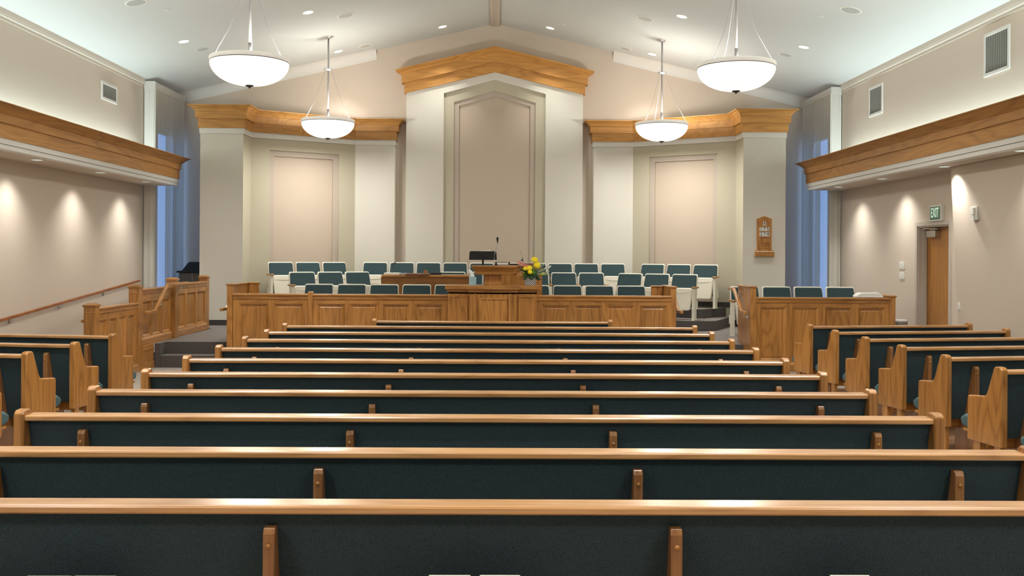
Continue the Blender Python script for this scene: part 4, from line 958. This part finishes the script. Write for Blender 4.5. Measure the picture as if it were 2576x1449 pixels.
for v in (557.5, 570.2, 582.5, 597, 610.5, 623.5): m = MB(); m.box(-w*.7, w*.7, -.04, -.03, bz(v)-.006, bz(v)+.002); m.build('ledge', WX, hb)
for s_, v in (('6', 562.5), ('175', 575.8), ('274', 589.2)):
    n = len(s_)
    for i, ch in enumerate(s_):
        x = (i-(n-1)/2)*.0615; m = MB(); m.box(x-.030, x+.030, -.036, -.03, bz(v)-.040, bz(v)+.040); tl = m.build('number_tile', PAPER, hb)
        put_text(ch, .088, INK, tl, (x, -.0375, bz(v)), (R(90), 0, 0), 'numeral')

# ------------------------------------------------------------ ceiling fittings
def on_ceiling(name, u, v, label, cat, group, loc=None):
    q = PC(u, v) if loc is None else Vector(loc); s = 1 if q.x > 0 else -1
    e = empty(name, q, label, cat, group); e.rotation_euler = (0, math.atan(SLOPE)*s, 0); return e
def disc(r0, r1, z0, z1, n=28): return MB().lathe([(r0, 0), (r0, z0), (r1, z1), (r1*.0+.001, z1)], n=n)
spots = [(775, 31, 'near the top left, between two grey speakers'), (462, 104, 'farthest left above the left curtain'), (1113, 67, 'just left of the ridge'), (851, 129, 'beside the stem of the far left pendant'),
         (1384, 70, 'just right of the ridge'), (1715, 41, 'left of the near right pendant stem'), (2022, 118, 'farthest right of the near right pendant'), (1641, 136, 'left of the far right pendant stem')]
cs_ = []
for u, v, lb in spots:
    e = on_ceiling('downlight', u, v, 'lit recessed round downlight in the ceiling, ' + lb, 'downlight', 'recessed ceiling downlights'); cs_.append(e)
    m = MB(); m.lathe([(.10, -.0), (.10, -.006), (.082, -.008), (.078, .0)], n=28); m.build('trim_ring', WHITE, e)
    m = MB(); m.lathe([(.079, -.004), (.001, -.004)], n=28); m.build('lens', DOWN, e)
    q = Vector(e.location); lamp('downlight_lamp', 'SPOT', (q.x, q.y, q.z-.05), 170, WARM, (0, 0, 0), size=.06, spot=R(82), blend=1.0)
e0 = cs_[0]
# the same downlights go on over the pews, behind the picture's upper edge
for x in (-3.6, -1.4, 1.4, 3.6):
    for y in ((8.6, 4.4, .2) if abs(x) > 2 else (10.6, 6.4, 2.2)):
        e = copy_tree(e0); e.location = (x, y, zc(x)); e.rotation_euler = (0, math.atan(SLOPE)*(1 if x > 0 else -1), 0); e['label'] = 'recessed downlight over the pews, outside the picture'
        lamp('downlight_lamp', 'SPOT', (x, y, zc(x)-.05), 400, WARM, (0, 0, 0), size=.06, spot=R(84), blend=.9)
spk = [(342, 6, .155, 'largest, cut by the top edge at upper left'), (869, 38, .15, 'right of the top left downlight'), (510, 123, .13, 'right of the far left downlight'), (919, 115, .13, 'right of the far left pendant stem'),
       (1623, 46, .15, 'left of the upper right downlight'), (2140, 25, .155, 'at upper right near the right wall'), (1976, 137, .13, 'just below the far right downlight'), (1573, 122, .13, 'near the right end of the cove moulding')]
for u, v, r, lb in spk:
    e = on_ceiling('ceiling_speaker', u, v, 'round grey flush ceiling speaker, ' + lb, 'speaker', 'round ceiling speakers')
    m = MB(); m.lathe([(r, 0), (r, -.008), (r-.02, -.012), (r-.024, -.006)], n=32); m.build('rim', WHITE, e)
    m = MB(); m.lathe([(r-.022, -.007), (.001, -.009)], n=32); m.build('grille', GRILL, e)
for u, v, lb in ((418, 24, 'at upper left'), (1058, 61, 'left of the ridge'), (1420, 61, 'right of the ridge'), (2067, 41, 'at upper right')):
    e = on_ceiling('sprinkler', u, v, 'tiny white concealed sprinkler cover in the ceiling, ' + lb, 'sprinkler', 'ceiling sprinkler covers')
    m = MB(); m.lathe([(.045, 0), (.045, -.010), (.001, -.012)], n=20); m.build('cover', TRIM, e)
# downlights in the underside of the light shelves, washing the walls
sl_ = []
for s, lst in ((-1, ((93, 402), (253, 434), (367, 457))), (1, ((2109, 470), (2219, 449.5), (2375, 419), (2571, 379)))):
    for i, (u, v) in enumerate(lst):
        q = PZ(u, v, ZSOF); e = empty('shelf_downlight', q, 'small round downlight under the %s light shelf, %s' % ('left' if s < 0 else 'right', (['nearest the camera', 'middle one', 'nearest the curtain'] if s < 0 else ['nearest the curtain', 'second from the curtain', 'above the door', 'at the right picture edge'])[i]), 'downlight', 'downlights under the light shelves')
        m = MB(); m.lathe([(.09, .004), (.09, -.004), (.072, -.006), (.07, -.002)], n=24); m.build('trim_ring', WHITE, e)
        m = MB(); m.lathe([(.071, -.001), (.001, -.001)], n=24); m.build('lens', DOWNC, e)
        sl_.append((s, q.x, q.y))
for s in (-1, 1):
    for k in range(1, 6):
        y0 = min(y for ss, x, y in sl_ if ss == s); 
    ys = sorted(y for ss, x, y in sl_ if ss == s); st_ = (ys[-1]-ys[0])/(len(ys)-1); y = ys[0]-st_
    xx = [x for ss, x, y_ in sl_ if ss == s][0]; more = []
    while y > 0.5: more.append((s, xx, y)); y -= st_
    sl_ += more
for s, x, y in sl_:
    dy = R(0)
    lamp('shelf_downlight_lamp', 'SPOT', (x, y, ZSOF-.02), 80, NEUT, (0, R(-s*10), 0), size=.07, spot=R(108), blend=1.0)

# pendants
def make_pendant():
    root = bpy.data.objects.new('pendant_light', None); COL.objects.link(root); root.empty_display_size = .1
    r = .485                                      # origin at the dark line of the bowl
    m = MB(); prof = [(r*math.cos(a)**.9 if i < 14 else .001, -.285*math.sin(a)) for i, a in enumerate([math.pi/2*j/14 for j in range(15)])]
    m.lathe([(r-.004, .004)] + prof, n=56); m.lathe([(r-.012, 0), (r*.85, -.12), (r*.5, -.235), (.001, -.27)], n=56); m.build('bowl', OPAL, root, smooth=True)
    m = MB(); m.lathe([(r-.001, .004), (r+.006, .02), (r+.008, .045), (r+.0, .058), (r-.02, .058), (r-.022, .01)], n=56); m.build('rim', OPALR, root, smooth=True)
    m = MB(); m.lathe([(r+.001, -.004), (r+.006, 0), (r+.001, .005)], n=56); m.build('band', BRONZ, root)
    m = MB(); m.lathe([(.001, -.272), (.05, -.282), (.055, -.29), (.03, -.302), (.014, -.306), (.012, -.318), (.001, -.322)], n=24); m.build('finial', BRONZ, root, smooth=True)
    m = MB(); m.tube([(0, 0, -.2), (0, 0, 1.61)], .016, 12); m.tube([(0, 0, .0), (0, 0, .25)], .022, 12); m.build('rod', ROD, root, smooth=True)
    m = MB(); m.lathe([(.02, .96), (.05, .965), (.083, .985), (.083, .995), (.02, 1.0)], n=24); m.build('collar', ROD, root)
    m = MB(); m.lathe([(.001, 1.555), (.03, 1.56), (.095, 1.60), (.10, 1.66), (.001, 1.66)], n=24); m.build('canopy', ROD, root)
    for t in (100, 220, 340):
        c, s = math.cos(R(t)), math.sin(R(t)); m = MB(); m.tube([(.06*c, .06*s, .97), (r*.86*c*.62+.0, r*.86*s*.62, .42), ((r-.02)*c, (r-.02)*s, .04)], .0032, 6); m.build('cable', ROD, root)
    return root
pend = make_pendant()
pl_ = [(628, 158, 12.0, 'large bowl pendant lamp at upper left, nearer and bigger'), (1852, 172, 12.0, 'large bowl pendant lamp at upper right, nearer and bigger'), (825, 309, 17.7, 'bowl pendant lamp farther back on the left, against the oak cornice'), (1664.5, 317, 17.7, 'bowl pendant lamp farther back on the right, against the oak cornice')]
xl_ = []
for i, (u, v, Y, lb) in enumerate(pl_):
    q = PY(u, v, Y); xl_.append(q.x)
    o = pend if i == 0 else copy_tree(pend); o.location = (q.x, Y, q.z); tag(o, lb, 'pendant lamp', 'bowl pendant lamps')
for y in (6.3, .6):
    for x in (-3.08, 3.08):
        o = copy_tree(pend); o.location = (x, y, 4.10); tag(o, 'bowl pendant lamp over the rear pews, outside the picture', 'pendant lamp', 'bowl pendant lamps')
for o in [o for o in bpy.data.objects if o.name.startswith('pendant_light')]:
    lamp('pendant_lamp', 'POINT', (o.location.x+.12, o.location.y, o.location.z+.03), 74, WARM, size=.09)
    lamp('pendant_lamp', 'AREA', (o.location.x, o.location.y, o.location.z-.345), 60, WARM, size=.6)
